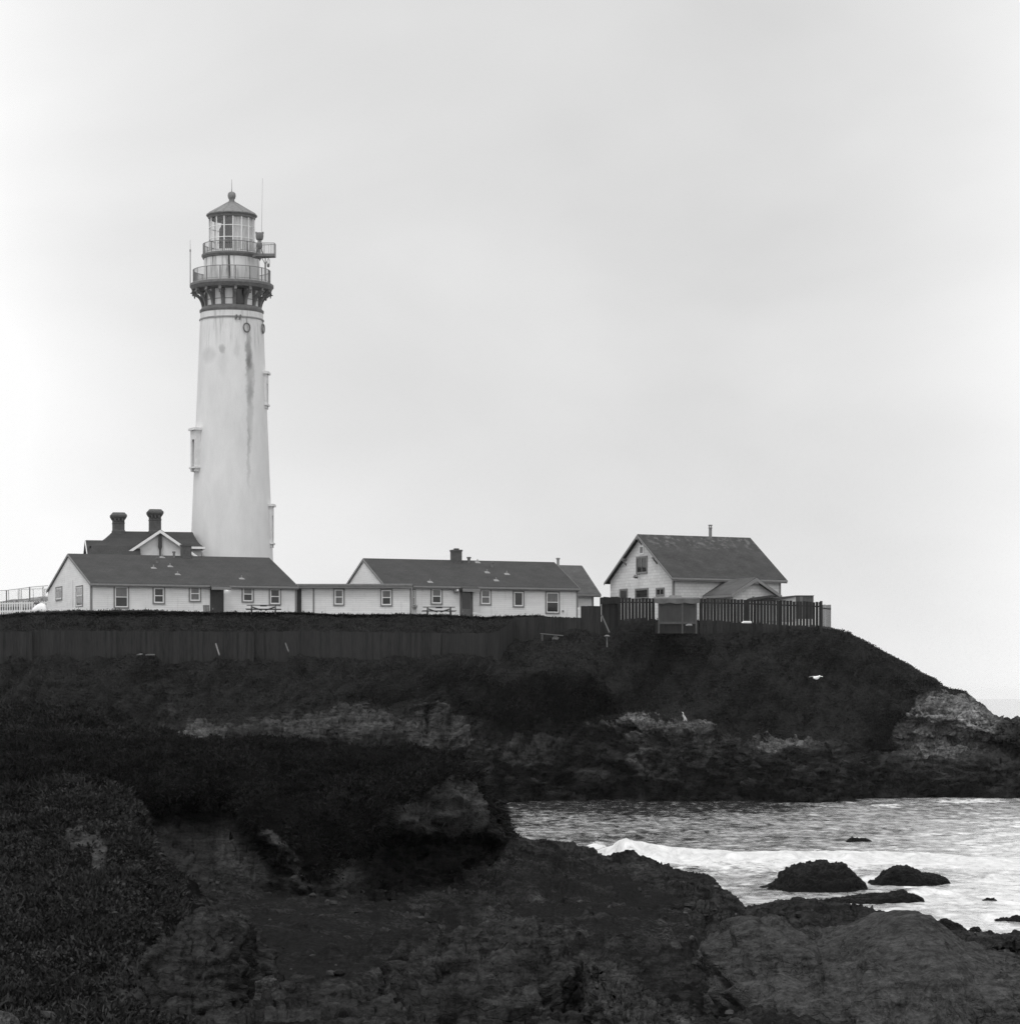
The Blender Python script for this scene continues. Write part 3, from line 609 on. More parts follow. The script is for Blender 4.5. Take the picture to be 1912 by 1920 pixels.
# ---- the shore
crest = [(-700, 82, 1655), (700, 82, 1660), (900, 86, 1600), (955, 88, 1568), (1000, 91, 1578), (1050, 94, 1583), (1100, 96, 1592), (1130, 97, 1603), (1150, 98, 1606), (1210, 98, 1610), (1280, 96, 1632), (1330, 94, 1646), (1350, 92, 1658), (1366, 90, 1672), (1382, 87, 1688), (1395, 85, 1699), (1420, 84, 1697), (1500, 82, 1687), (1560, 81, 1693), (1640, 79, 1709), (1690, 77, 1720), (1725, 74, 1742), (1800, 73, 1750), (1860, 72, 1756), (1912, 72, 1752), (2400, 74, 1760)]
cY = lambda p: float(np.interp(p, [c[0] for c in crest], [c[1] for c in crest])); cP = lambda p: float(np.interp(p, [c[0] for c in crest], [c[2] for c in crest]))
rw = [
 ('py', [(-700, 30, 2120), (2400, 30, 2120)]),
 ('py', [(-700, 39, 1935), (700, 39, 1935), (1300, 38, 1950), (2400, 39, 1945)]),
 ('py', [(-700, 48, 1830), (600, 48, 1828), (1000, 48, 1835), (1300, 47, 1850), (1600, 49, 1845), (2400, 50, 1850)]),
 ('py', [(-700, 57, 1762), (500, 57, 1740), (700, 57, 1752), (1000, 57, 1768), (1250, 58, 1765), (1400, 60, 1790), (1550, 62, 1775), (1700, 61, 1800), (2400, 62, 1810)]),
 ('py', [(-700, 68, 1700), (450, 68, 1668), (600, 68, 1690), (720, 69, 1706), (900, 72, 1690), (1100, 77, 1680), (1250, 79, 1690), (1380, 74, 1735), (1500, 72, 1722), (1640, 70, 1748), (1720, 69, 1775), (2400, 69, 1790)]),
 ('py', [(c[0], c[1] - 4.5, c[2] + 13) for c in crest]),
 ('py', crest),
 ('z', [(c[0], c[1] + 2.2, max(0.1, H + (HZ - c[2]) * c[1] / FPX - 1.1)) for c in crest]),
 ('z', [(c[0], c[1] + 5.5, -1.0) for c in crest]),
 ('z', [(c[0], c[1] + 16, -2.0) for c in crest])]
ss = [10, 34, 36, 34, 34, 14, 10, 8, 4]
sg = loft(rw, -380, 2330, 900, ss, smooth=5)
sn = grid_normals(sg); spx, spy = proj(sg)
sv = np.repeat(np.concatenate([np.linspace(i, i + 1, s, endpoint=False) for i, s in enumerate(ss)] + [[9.0]])[:, None], sg.shape[1], 1)
smoothness = 0.65 * ell(spx, spy, 560, 1760, 190, 90) + 0.4 * ell(spx, spy, 1100, 1700, 160, 60)
srock = np.clip(0.62 + 0.7 * fbm(sg / 3.5, 3, 103) - smoothness * 0.6 + sstep(5, 6, sv) * 0.5, 0, 1)
big = 0.55 * fbm(sg / 3.4, 3, 105, 0.5) * (1 - sstep(4.3, 5.4, sv) * 0.75) * (1 - 0.4 * smoothness)
big = big + 0.34 * fbm(sg / 1.35, 3, 106, 0.55) * (1 - sstep(4.6, 5.4, sv)) * (1 - 0.55 * smoothness)
hh = (sg[..., 2] + big + sg[..., 0] * 0.10 - sg[..., 1] * 0.035 + 0.25 * fbm(sg / 2.2, 3, 108)) / 0.5
fr = hh - np.floor(hh); big = big + 0.5 * (sstep(0.45, 0.92, fr) - fr) * (1 - 0.6 * smoothness) * (1 - sstep(4.7, 5.5, sv)) * 0.9   # flat-topped ledges with steep risers
sg2 = sg + np.array([0, 0, 1.0]) * big[..., None]
sg2 = rockify(sg2, sn, 0.62, 1.3, 27, 0.9, (0.3 + 0.7 * srock) * (1 - 0.65 * np.exp(-((sv - 6.0) / 0.55) ** 2)) * np.where(sv > 6.9, 0.4, 1) * (1 - 0.4 * smoothness))
sg2 = rockify(sg2, grid_normals(sg2), 0.14, 0.42, 29, 0.9, (0.35 + 0.65 * srock) * (1 - 0.5 * smoothness))
sg2 += sn * (0.05 * fbm(sg / 0.35, 3, 107))[..., None]
spale = np.clip(0.34 * fbm(sg / 1.2, 3, 109) + 0.04, 0, 0.3) + 0.25 * ell(spx, spy, 1260, 1745, 40, 30) + 0.45 * ell(spx, spy, 1280, 1900, 16, 20)
o = mesh_np('shore', sg2, grid_faces(*sg2.shape[:2]), M['shore'], attrs={'rock': srock, 'pale': spale}); tag(o, kind='structure')

# loose stones on the shore
def scatter_stones(gd, mask, count, seed):
    rg = np.random.default_rng(seed); w = mask[:-1, :-1].ravel(); w = w / w.sum()
    pick = rg.choice(len(w), count, p=w); iv, iu = np.unravel_index(pick, (gd.shape[0] - 1, gd.shape[1] - 1))
    nl, nt = 5, 8; th = np.linspace(0, np.pi, nl); ph = np.linspace(0, 2 * np.pi, nt, endpoint=False)
    unit = np.array([(np.sin(a) * np.cos(b_), np.sin(a) * np.sin(b_), np.cos(a)) for a in th for b_ in ph]); V, Fc = [], []
    fq = [(i * nt + j, (i + 1) * nt + j, (i + 1) * nt + (j + 1) % nt, i * nt + (j + 1) % nt) for i in range(nl - 1) for j in range(nt)]
    for k in range(count):
        r = 0.022 + 0.12 * rg.random() ** 4; sc = r * np.array([1, .6 + .5 * rg.random(), .45 + .4 * rg.random()]); a = rg.random() * 6.28
        v = unit * (1 + 0.75 * perlin(unit * 1.5 + k * 3.1, 5))[:, None] * sc
        v = np.stack([v[:, 0] * np.cos(a) - v[:, 1] * np.sin(a), v[:, 0] * np.sin(a) + v[:, 1] * np.cos(a), v[:, 2]], -1)
        V.append(v + gd[iv[k], iu[k]] + [0, 0, sc[2] * 0.3]); Fc.append(np.array(fq) + k * len(unit))
    o = mesh_np('stones', np.concatenate(V), np.concatenate(Fc), leaf_mat('shore stones', 0.010, 0.055), smooth=False)
    tag(o, 'loose stones and pebbles strewn over the rocky shore', 'stones', kind='stuff')
area_ = np.linalg.norm(np.cross(np.gradient(sg2, axis=1), np.gradient(sg2, axis=0)), axis=-1)
scatter_stones(sg2, area_ * (sv > 0.6) * (sv < 5.6) * (0.25 + np.clip(fbm(sg / 4, 3, 140) * 2, 0, 2)) * (spx > -60) * (spx < 1980), 1500, 3)

# ---- rocks
def ridge_rock(name, label, cat, crest, Yc, zb, depth, mat='shore', amp=0.5, scale=1.0, seed=1, group=None, n=None, m=44, pale=0.0, pw=0.62, strata=0.5, lean=0.0, fold=None, fine=True):
    pts = np.array(crest, float); n = n or int(min(260, max(36, (pts[-1, 0] - pts[0, 0]) / 2.6)))
    U = np.linspace(pts[0, 0], pts[-1, 0], n); T = np.interp(U, pts[:, 0], pts[:, 1])
    s = (U - U[0]) / (U[-1] - U[0]); dep = depth * np.clip(np.sin(np.pi * np.clip(s, 0.015, 0.985)), 0.02, 1) ** 0.5
    zt = H + (HZ - T) * Yc / FPX
    a = np.linspace(0, np.pi, m)[:, None]
    y = Yc - dep[None] * np.cos(a) + lean * (np.sin(a)); hgt = np.sin(a) ** pw
    z = zb + np.maximum(zt - zb, 0.05)[None] * hgt; x = ((U - CX) / FPX)[None] * Yc * np.ones_like(a)
    gd = np.stack([x, y, z], -1); nr = grid_normals(gd)
    gd = rockify(gd, nr, amp, scale, seed, strata, np.clip(np.sin(a) * 2.5, 0, 1) * np.clip(np.minimum(s, 1 - s) * 10, 0.15, 1)[None])
    if fold:
        fx, fz = (fold[0] - CX) / FPX * Yc, H + (HZ - fold[1]) * Yc / FPX + 0.25
        ang = np.arctan2(gd[..., 0] - fx, fz - gd[..., 2]); rad = np.hypot(gd[..., 0] - fx, fz - gd[..., 2])
        k = np.stack([ang * 3.0 + 0.5 * fbm(gd / 1.2, 3, seed + 60), rad * 0.35, ang * 0], -1)
        gd = gd + nr * (fold[2] * (fbm(k, 3, seed + 61, 0.5, True) - 0.3) * sstep(0.6, 2.2, rad))[..., None]
    if fine: gd = rockify(gd, grid_normals(gd), amp * 0.3, scale * 0.3, seed + 30, strata, np.clip(np.sin(a) * 2.5, 0, 1) * np.clip(np.minimum(s, 1 - s) * 10, 0.15, 1)[None])
    c = np.array([(x.min() + x.max()) / 2, Yc, zb])
    pl = np.clip(pale + 0.25 * fbm(gd / scale, 3, seed + 3), 0, 1); at = {'rock': np.ones(gd.shape[:2]), 'pale': pl}
    o = mesh_np(name, gd - c, grid_faces(m, n), M[mat], attrs=at); o.location = c
    return tag(o, label, cat, group)

pale_m = land_mat('pale boulder', (0.03, 0.06), (0.016, 0.066), (0.07, 0.14), 1.0, 2.2); M['pale_boulder'] = pale_m
ridge_rock('boulder', 'large smooth pale boulder filling the bottom right corner', 'boulder',
           [(1300, 1935), (1325, 1895), (1350, 1862), (1370, 1832), (1384, 1798), (1405, 1786), (1450, 1782), (1530, 1776), (1590, 1752), (1630, 1736), (1665, 1722), (1700, 1716), (1738, 1718), (1765, 1735), (1800, 1765), (1840, 1815), (1875, 1865), (1912, 1912), (1940, 1975)], 45.5, 1.5, 6.2, 'pale_boulder', 0.36, 2.8, 41, m=170, pale=0.3, pw=0.9, strata=1.2, n=320, fold=(1700, 1715, 0.9), fine=False)
ridge_rock('boulder', 'rough lumpy outcrop with pale pebbles at the bottom centre', 'boulder',
           [(660, 1940), (700, 1880), (740, 1820), (790, 1780), (830, 1764), (900, 1752), (950, 1748), (985, 1738), (1012, 1734), (1035, 1752), (1060, 1780), (1080, 1830), (1110, 1880), (1150, 1930)], 45.0, 1.6, 5.0, 'shore', 0.7, 1.15, 43, m=130, pale=0.1, pw=0.8, fine=False)
ridge_rock('boulder', 'craggy outcrop beside the scrub bank at the lower left', 'boulder',
           [(180, 1950), (215, 1870), (260, 1800), (320, 1755), (380, 1722), (425, 1718), (455, 1740), (480, 1795), (510, 1850), (540, 1900), (570, 1950)], 46.0, 1.6, 4.2, 'shore', 0.7, 1.2, 45, m=120, pale=0.08, pw=0.8, fine=False)
ridge_rock('boulder', 'low slanting rock between the centre outcrop and the pale boulder', 'boulder',
           [(1085, 1960), (1100, 1800), (1150, 1812), (1200, 1836), (1250, 1872), (1290, 1902), (1320, 1960)], 42.0, 1.6, 3.0, 'shore', 0.5, 0.9, 47, m=90, pale=0.18, pw=0.8)
ridge_rock('boulder', 'small loose boulder perched above the centre outcrop', 'boulder',
           [(866, 1776), (874, 1752), (888, 1738), (905, 1737), (918, 1752), (924, 1776)], 52.0, 1.9, 0.35, 'shore', 0.16, 0.4, 49, pale=0.2)
ridge_rock('boulder', 'small rounded boulder right of the lower left outcrop', 'boulder',
           [(472, 1880), (482, 1845), (505, 1828), (524, 1840), (538, 1880)], 42.5, 1.9, 0.4, 'shore', 0.2, 0.5, 50, pale=0.4)
ridge_rock('boulder', 'dark humped rock on the shore skyline against the breaking wave', 'boulder',
           [(1132, 1622), (1142, 1606), (1158, 1598), (1178, 1594), (1192, 1596), (1204, 1606), (1214, 1624)], 96.0, 0.9, 1.2, 'shore', 0.22, 0.7, 51, pale=0.0)
ridge_rock('boulder', 'pale stone poking out at the bottom left corner', 'boulder',
           [(-40, 1950), (-10, 1900), (10, 1893), (28, 1905), (42, 1950)], 38.5, 1.9, 0.5, 'pale_boulder', 0.15, 0.5, 52, pale=0.7)
SG = 'wave-washed rocks in the cove'
def seaY(py): return H * FPX / (py - HZ)
ridge_rock('sea_rock', 'largest domed black rock standing in the cove', 'rock', [(1398, 1684), (1418, 1673), (1436, 1664), (1452, 1656), (1468, 1640), (1480, 1628), (1500, 1622), (1526, 1621), (1545, 1613), (1562, 1618), (1582, 1617), (1600, 1630), (1614, 1644), (1624, 1656), (1628, 1676)], 103.0, -0.4, 2.3, 'wetrock', 0.42, 0.9, 61, SG, m=70, pw=0.55)
ridge_rock('sea_rock', 'second humped black rock touching the largest one on its right', 'rock', [(1622, 1676), (1630, 1652), (1645, 1650), (1655, 1636), (1672, 1626), (1690, 1624), (1706, 1626), (1730, 1638), (1760, 1642), (1776, 1652), (1788, 1674)], 105.5, -0.4, 1.6, 'wetrock', 0.36, 0.8, 62, SG, m=60, pw=0.5)
ridge_rock('sea_rock', 'long flat black rock in front of the two humped rocks', 'rock', [(1536, 1702), (1556, 1684), (1590, 1679), (1640, 1678), (1670, 1675), (1692, 1669), (1706, 1676), (1722, 1680), (1731, 1684), (1736, 1698)], 96.5, -0.4, 1.1, 'wetrock', 0.26, 0.6, 63, SG, m=50, pw=0.5)
ridge_rock('sea_rock', 'small lone black rock far out beyond the breaking wave', 'rock', [(1580, 1584), (1590, 1574), (1598, 1569), (1610, 1571), (1622, 1570), (1630, 1576), (1638, 1584)], 137.0, -0.3, 0.6, 'wetrock', 0.2, 0.5, 64, SG, pw=0.5)
ridge_rock('sea_rock', 'low black rock awash at the right, above the slanting rock', 'rock', [(1811, 1699), (1825, 1692), (1840, 1690), (1850, 1685), (1863, 1685), (1874, 1696)], 97.0, -0.3, 0.5, 'wetrock', 0.15, 0.4, 65, SG, pw=0.5)
ridge_rock('sea_rock', 'slanting black rock cut by the right edge of the photo', 'rock', [(1856, 1736), (1866, 1724), (1885, 1720), (1905, 1716), (1925, 1722), (1940, 1738)], 88.0, -0.3, 0.6, 'wetrock', 0.15, 0.4, 66, SG, pw=0.5)
for k, (a, lab) in enumerate((([(1812, 1750), (1820, 1741), (1832, 1739), (1846, 1750)], 'left of two tiny black rocks at the water edge'), ([(1840, 1753), (1848, 1746), (1858, 1745), (1868, 1753)], 'right of two tiny black rocks at the water edge'), ([(1745, 1744), (1758, 1726), (1775, 1722), (1790, 1728), (1806, 1738), (1816, 1748)], 'ragged row of low black rock joining the shore behind the pale boulder'))):
    ridge_rock('sea_rock', lab, 'rock', a, 84.0 - k, -0.2, 0.4, 'wetrock', 0.12, 0.35, 70 + k, SG, pw=0.5)
ridge_rock('sea_stack', 'jagged grey rock stack beyond the headland tip at the right edge', 'rock', [(1868, 1500), (1880, 1378), (1890, 1358), (1902, 1350), (1912, 1344), (1950, 1334), (2010, 1340), (2080, 1390), (2130, 1500)], 232.0, -1.0, 5.0, 'headland', 1.7, 2.6, 75, pale=0.12, m=60)

# ------------------------------------------------------------------ sea
xs = np.concatenate([[-9000, -3000, -900, -300, -120, -60, -30, -15], np.arange(-7, 46, 0.16), [48, 54, 64, 90, 150, 300, 900, 3000, 9000]])
ys = np.concatenate([[-400, -100, 0, 40, 60, 68], np.arange(72, 206, 0.2), [208, 214, 230, 260, 330, 500, 900, 2000, 5000, 12000, 22000]])
XX, YY = np.meshgrid(xs, ys); sea = np.stack([XX, YY, np.zeros_like(XX)], -1)
inb = sstep(-9, -5, XX) * (1 - sstep(43, 47, XX)) * sstep(70, 74, YY) * (1 - sstep(203, 207, YY))
q = np.stack([XX / 1.7, YY / 2.6, np.zeros_like(XX)], -1)
q = q + 0.5 * fbm(q * 0.4, 2, 121)[..., None]
chop = 0.085 * fbm(q, 4, 111, 0.55, True) + 0.09 * fbm(q * 0.33, 2, 113) + 0.014 * fbm(q * 3.1, 2, 115)
spx_, spy_ = CX + XX * FPX / np.maximum(YY, 1), HZ + H * FPX / np.maximum(YY, 1)
# breaking wave: a crest line across the cove
wl_x = np.interp(spx_, [1080, 1140, 1170, 1210, 1300, 1400, 1500, 1640, 1750, 1912, 2100], [127, 124, 122, 122, 122, 121, 121.5, 122.5, 121, 118.5, 116])
whgt = np.interp(spx_, [1085, 1120, 1150, 1172, 1200, 1260, 1350, 1500, 1700, 1850, 1950], [0, 0.25, 0.7, 1.1, 0.85, 0.6, 0.46, 0.38, 0.3, 0.22, 0.1])
dy = YY - wl_x + 0.9 * fbm(np.stack([XX / 4, YY / 9, XX * 0], -1), 3, 117)
prof = np.where(dy > 0, np.exp(-(dy / 2.8) ** 2), np.exp(-(dy / 1.5) ** 2))
wave = whgt * prof * (0.85 + 0.3 * fbm(np.stack([XX / 1.3, YY / 1.3, XX * 0], -1), 3, 119))
swell2 = 0.2 * np.exp(-((YY - 108.5 - 0.3 * (spx_ - 1858) / 40) / 1.0) ** 2) * np.exp(-((spx_ - 1858) / 26) ** 2)
surge = 0.2 * np.exp(-((YY - 100.5) / 1.5) ** 2) * np.exp(-((spx_ - 1735) / 38) ** 2) + 0.16 * np.exp(-((YY - 109) / 1.6) ** 2) * np.exp(-((spx_ - 1634) / 22) ** 2)
sea[..., 2] = inb * (chop + wave + swell2 + surge)
tail = np.interp(spx_, [1080, 1120, 1160, 1250, 1350, 1420, 1500, 1640, 1750, 1850, 1912, 2000], [0, 1.5, 4, 8, 10, 11.5, 11, 9, 6, 5, 4.5, 4])
band = sstep(-tail - 1.2, -tail * 0.82, dy) * (1 - sstep(0.3, 2.4, dy)) * sstep(1085, 1135, spx_)
fine_n = fbm(np.stack([XX / 1.3, YY / 2.4, XX * 0], -1), 4, 123, 0.6)
foam = band * (0.66 + 0.55 * fine_n - 0.30 * sstep(2.0, 9.0, -dy) + 0.25 * np.exp(-((dy + 0.6) / 2.0) ** 2))
foam += 0.75 * ell(spx_, spy_, 1118, 1589, 22, 9)
foam += 0.55 * sstep(0.1, 0.5, fbm(np.stack([XX / 2.4, YY / 3.2, XX * 0], -1), 4, 125, 0.6)) * 0.7
foam += 0.8 * ell(spx_, spy_, 1820, 1504, 90, 5) * (0.7 + fine_n) + 0.6 * ell(spx_, spy_, 1660, 1512, 40, 5) + 0.7 * ell(spx_, spy_, 1580, 1501, 26, 3)
foam += 0.55 * ell(spx_, spy_, 1735, 1672, 50, 10) * (0.6 + 1.5 * fine_n) + 0.5 * ell(spx_, spy_, 1890, 1684, 30, 8) + 0.45 * ell(spx_, spy_, 1640, 1606, 40, 6) + 0.5 * ell(spx_, spy_, 1640, 1682, 60, 5)
foam += 0.12 * ell(spx_, spy_, 1820, 1720, 110, 22)
foam += 0.16 * sstep(1200, 1912, spx_) * (YY < 170)
milk_reflect = 0.50 + 0.34 * sstep(1150, 1850, spx_) + 0.5 * fbm(np.stack([XX / 5, YY / 9, XX * 0], -1), 2, 133) - 0.85 * np.exp(-((spy_ - 1508) / 18) ** 2) * (1 - 0.8 * sstep(1300, 1650, spx_)) - 0.5 * ell(spx_, spy_, 1640, 1606, 34, 6) - 0.2 * sstep(0, .5, fbm(np.stack([XX / 1.6, YY / 3.4, XX * 0], -1), 3, 131))  # turbidity, plus the dark cliff reflection painted in along the headland
foam *= (1 - 0.9 * np.exp(-((spx_ - 1855) / 26) ** 2 - ((YY - 108) / 1.4) ** 2))
o = mesh_np('sea', sea, grid_faces(*XX.shape), M['sea'], attrs={'foam': np.clip(foam, 0, 1.2) * inb, 'milk_reflect': np.where(inb > 0.01, np.clip(milk_reflect, 0, 1), 0.45)}); tag(o, kind='structure')
hb = MB(); hb.box(-9600, 9600, -600, 22800, -4.0, 58.0)
hm = bpy.data.materials.new('sea air'); hm.use_nodes = True; hm.node_tree.nodes.clear(); _g = NT(hm.node_tree)
_o = _g.new('ShaderNodeOutputMaterial'); _v = _g.new('ShaderNodeVolumePrincipled'); _v.inputs['Color'].default_value = (1, 1, 1, 1); _v.inputs['Density'].default_value = 0.000042; _v.inputs['Anisotropy'].default_value = 0.2
_g.l.new(_v.outputs[0], _o.inputs['Volume'])
tag(hb.build('haze', hm), kind='stuff')
#STRUCT_END
# ------------------------------------------------------------------ lighthouse
LY = 222.0; LS = LY / FPX                                   # metres per photo pixel at the tower
LX = (434.5 - CX) * LS; LZ = 13.4
def lz(py): return H + (HZ - py) * LS - LZ                   # local height of a photo row
lh = thing('lighthouse', 'tall white tapering lighthouse with dark gallery and glazed lantern', 'lighthouse', (LX, LY, LZ))
r_at = lambda py: (59 + 18 * (py - 600) / 440.0) * LS
b = MB(); b.lathe([(r_at(1160) + .25, -0.3), (r_at(1160) + .25, 0.5)] + [(r_at(p), lz(p)) for p in (1135, 1040, 900, 760, 650, 588)] + [(0.2, lz(588))], 96)
b.build('tower_shaft', M['tower'], lh, True)
b = MB(); r = r_at(600); b.lathe([(r, lz(602.5)), (r + .07, lz(602)), (r + .07, lz(600)), (r, lz(599))], 96)
b.build('belt_course', M['rail'], lh, True)
b = MB(); b.lathe([(r_at(592), lz(592)), (57.6 * LS, lz(590)), (60 * LS, lz(586.5)), (60 * LS, lz(583)), (58 * LS, lz(582)), (56 * LS, lz(578)), (52 * LS, lz(576.5))], 96)
b.build('cornice', M['iron_dark'], lh, True)
b = MB(); b.lathe([(52 * LS, lz(580)), (52 * LS, lz(540))], 96); b.build('watch_room', M['plain_white'], lh, True)  # lighter colour makes up for the shade under the gallery deck
b = MB(); b.lathe([(52.3 * LS, lz(566.6)), (52.5 * LS, lz(566.2)), (52.5 * LS, lz(565.4)), (52.3 * LS, lz(565))], 96); b.build('belt_course', M['rail'], lh, True)
for a0 in (24, -66, 90, 180, -112):                          # dark window panels round the watch room
    b = MB(); h = 11.5
    rr = 52.6 * LS
    b.lathe([(rr - .1, lz(579)), (rr + .04, lz(579)), (rr + .04, lz(546)), (rr - .1, lz(546))], 8, R(a0 - h), R(a0 + h))
    w = b.build('window', M['trim_dark'], lh)
    b = MB(); b.lathe([(rr + .03, lz(576)), (rr + .055, lz(576)), (rr + .055, lz(549)), (rr + .03, lz(549))], 8, R(a0 - h * .7), R(a0 + h * .7)); b.build('pane', M['pane'], w)
b = MB(); b.lathe([(52 * LS, lz(547)), (70 * LS, lz(547)), (74.5 * LS, lz(545)), (76.5 * LS, lz(541)), (78.3 * LS, lz(539)), (78.3 * LS, lz(535)), (76 * LS, lz(533.2)), (50 * LS, lz(532.6))], 96)
b.build('gallery_deck', M['iron_dark'], lh, True)
for k in range(16):
    a = R(11.25 + 22.5 * k); ca, sa = math.cos(a), math.sin(a)
    mm = lambda u, t, z: (u * sa + t * ca, -u * ca + t * sa, z)
    b = MB(); th = 0.11
    curve = []
    for t in np.linspace(0, 1, 9): curve.append((52.6 + 21 * (1 - math.cos(t * math.pi / 2)), 578 - 27 * math.sin(t * math.pi / 2)))
    inner = [(p[0] + 3.2 + 0.8 * i / 8, p[1] + 1.2 - 0.2 * i) for i, p in enumerate(curve)]
    for i in range(8):
        quad = [(curve[i][0] * LS, lz(curve[i][1])), (inner[i][0] * LS, lz(inner[i][1] + 1.6)), (inner[i + 1][0] * LS, lz(inner[i + 1][1] + 1.6)), (curve[i + 1][0] * LS, lz(curve[i + 1][1] - 1.8))]
        b.prism([(p[0], p[1]) for p in quad], 'y', -th, th, lambda x, t, z: mm(x, t, z))
    b.box(69 * LS, 74.5 * LS, -th, th, lz(552), lz(546), mm); b.box(52.4 * LS, 55 * LS, -th * 1.3, th * 1.3, lz(580), lz(547), mm)
    b.prism([(71.8 * LS, lz(552)), (74 * LS, lz(552)), (73.4 * LS, lz(556.5)), (72.6 * LS, lz(558)), (71.8 * LS, lz(556))], 'y', -th * .8, th * .8, lambda x, t, z: mm(x, t, z))
    b.build('bracket', M['iron_dark'], lh)
def railing(name, rad, zlo, zhi, nposts, nbars, parent, a0=0.0, a1=360.0, pr=.035, br=.011, mat='rail'):
    b = MB()
    def pt(a, z): return (rad * math.sin(R(a)), -rad * math.cos(R(a)), z)
    seg = 72
    for z, t in ((zhi, .03), (zlo + .12, .02)):
        for k in range(seg):
            b.tube(pt(a0 + (a1 - a0) * k / seg, z), pt(a0 + (a1 - a0) * (k + 1) / seg, z), t, n=5)
    for k in range(nbars): a = a0 + (a1 - a0) * k / nbars; b.tube(pt(a, zlo), pt(a, zhi), br, n=4)
    for k in range(nposts): a = a0 + (a1 - a0) * (k + .5) / nposts; b.tube(pt(a, zlo), pt(a, zhi + .02), pr, n=6)
    return b.build(name, M[mat], parent)
railing('railing', 72.0 * LS, lz(533), lz(508), 16, 176, lh, 0, 360, .04, .011, 'iron')
b = MB(); b.lathe([(52 * LS, lz(534)), (52 * LS, lz(486)), (50 * LS, lz(484))], 96); b.build('watch_room', M['tower'], lh, True)
b = MB(); b.lathe([(51 * LS, lz(487.5)), (54 * LS, lz(486)), (55 * LS, lz(483.5)), (56.3 * LS, lz(482)), (56.3 * LS, lz(479)), (54 * LS, lz(478)), (30 * LS, lz(477.8))], 96)
b.build('upper_deck', M['iron_dark'], lh, True)
railing('railing', 53.5 * LS, lz(478), lz(459), 14, 90, lh, 0, 360, .04, .012, 'iron')
# lantern
lr = 42 * LS
b = MB(); b.lathe([(lr + .04, lz(478)), (lr + .04, lz(472)), (lr - .05, lz(472))], 16)
for k in range(16):
    a = R(22.5 * k + 9); p = lambda z, rr=lr: (rr * math.sin(a), -rr * math.cos(a), z)
    b.tube(p(lz(474)), p(lz(407)), .055, n=6)
for py in (450, 428):
    for k in range(16):
        a, c = R(22.5 * k + 9), R(22.5 * (k + 1) + 9)
        b.tube((lr * math.sin(a), -lr * math.cos(a), lz(py)), (lr * math.sin(c), -lr * math.cos(c), lz(py)), .035, n=5)
lan = b.build('lantern', M['plain_white'], lh)
for k in range(16):
    a, c = R(22.5 * k + 9), R(22.5 * (k + 1) + 9); rr = lr - .02
    b = MB(); b.add([(rr * math.sin(a), -rr * math.cos(a), lz(473)), (rr * math.sin(c), -rr * math.cos(c), lz(473)), (rr * math.sin(c), -rr * math.cos(c), lz(408)), (rr * math.sin(a), -rr * math.cos(a), lz(408))], [(0, 1, 2, 3)])
    b.build('pane', M['glass'], lan, fix=False)
cr = lr - .22
def drape(name, a0, a1, top, mat, waves, slant=0):
    b = MB(); n = 26
    vs, fs = [], []
    for i in range(n + 1):
        t = i / n; a = R(a0 + (a1 - a0) * t); rr = cr + .05 * math.sin(t * waves)
        tp = top if not slant else min(top + max(0.0, (slant - t) / slant) * 26, 452)
        for z, dr in ((lz(474), 0), (lz(tp), 0), (lz(tp), -.03), (lz(474), -.03)): vs.append(((rr + dr) * math.sin(a), -(rr + dr) * math.cos(a), z))
    for i in range(n):
        for j in range(4): fs.append((4 * i + j, 4 * i + (j + 1) % 4, 4 * i + 4 + (j + 1) % 4, 4 * i + 4 + j))
    return b.add(vs, fs).build(name, mat, lh)
dark_curtain = grey('dark lantern curtain', 0.06, 0.10, 5, 0.9, stretch=(6, 6, .5)); white_curtain = grey('white lantern curtain', 0.6, 0.72, 5, 0.9, stretch=(6, 6, .5))
drape('curtain', -33, 11, 411, dark_curtain, 40, 0.45)
drape('curtain', 11, 118, 410, white_curtain, 60); drape('curtain', 160, 205, 411, white_curtain, 30)
b = MB(); b.lathe([(0.03, lz(476)), (.55, lz(476)), (.5, lz(468)), (.28, lz(466)), (.28, lz(462)), (.03, lz(461))], 20); b.build('lens_pedestal', M['iron_dark'], lh)
b = MB(); b.lathe([(lr, lz(412)), (44 * LS, lz(411)), (44.5 * LS, lz(408)), (46 * LS, lz(406.5)), (47.8 * LS, lz(405.6)), (47.8 * LS, lz(403.8)), (45 * LS, lz(402.6))], 16, R(9), R(369)); b.build('eave', M['iron_dark'], lh)
b = MB(); b.lathe([(47.6 * LS, lz(404)), (46 * LS, lz(402)), (30 * LS, lz(392)), (14 * LS, lz(383)), (8.4 * LS, lz(380)), (7.4 * LS, lz(379)), (7.4 * LS, lz(378)), (.05, lz(378))], 32)
for k in range(16):
    a = R(22.5 * k + 9); b.beam((46.5 * LS * math.sin(a), -46.5 * LS * math.cos(a), lz(402.2)), (9 * LS * math.sin(a), -9 * LS * math.cos(a), lz(380)), .06, .05)
lr_o = b.build('lantern_roof', M['iron'], lh, True)
b = MB(); b.lathe([(5.4 * LS, lz(379)), (5.2 * LS, lz(373.5)), (6.6 * LS, lz(371.5)), (7.6 * LS, lz(367.5)), (7.6 * LS, lz(365)), (6.6 * LS, lz(361.6)), (4 * LS, lz(359.6)), (1.2 * LS, lz(359)), (.6 * LS, lz(356)), (.03, lz(354))], 24); b.tube((0, 0, lz(357)), (0, 0, lz(336)), .025, .012)
b.build('ventilator', M['iron'], lr_o, True)
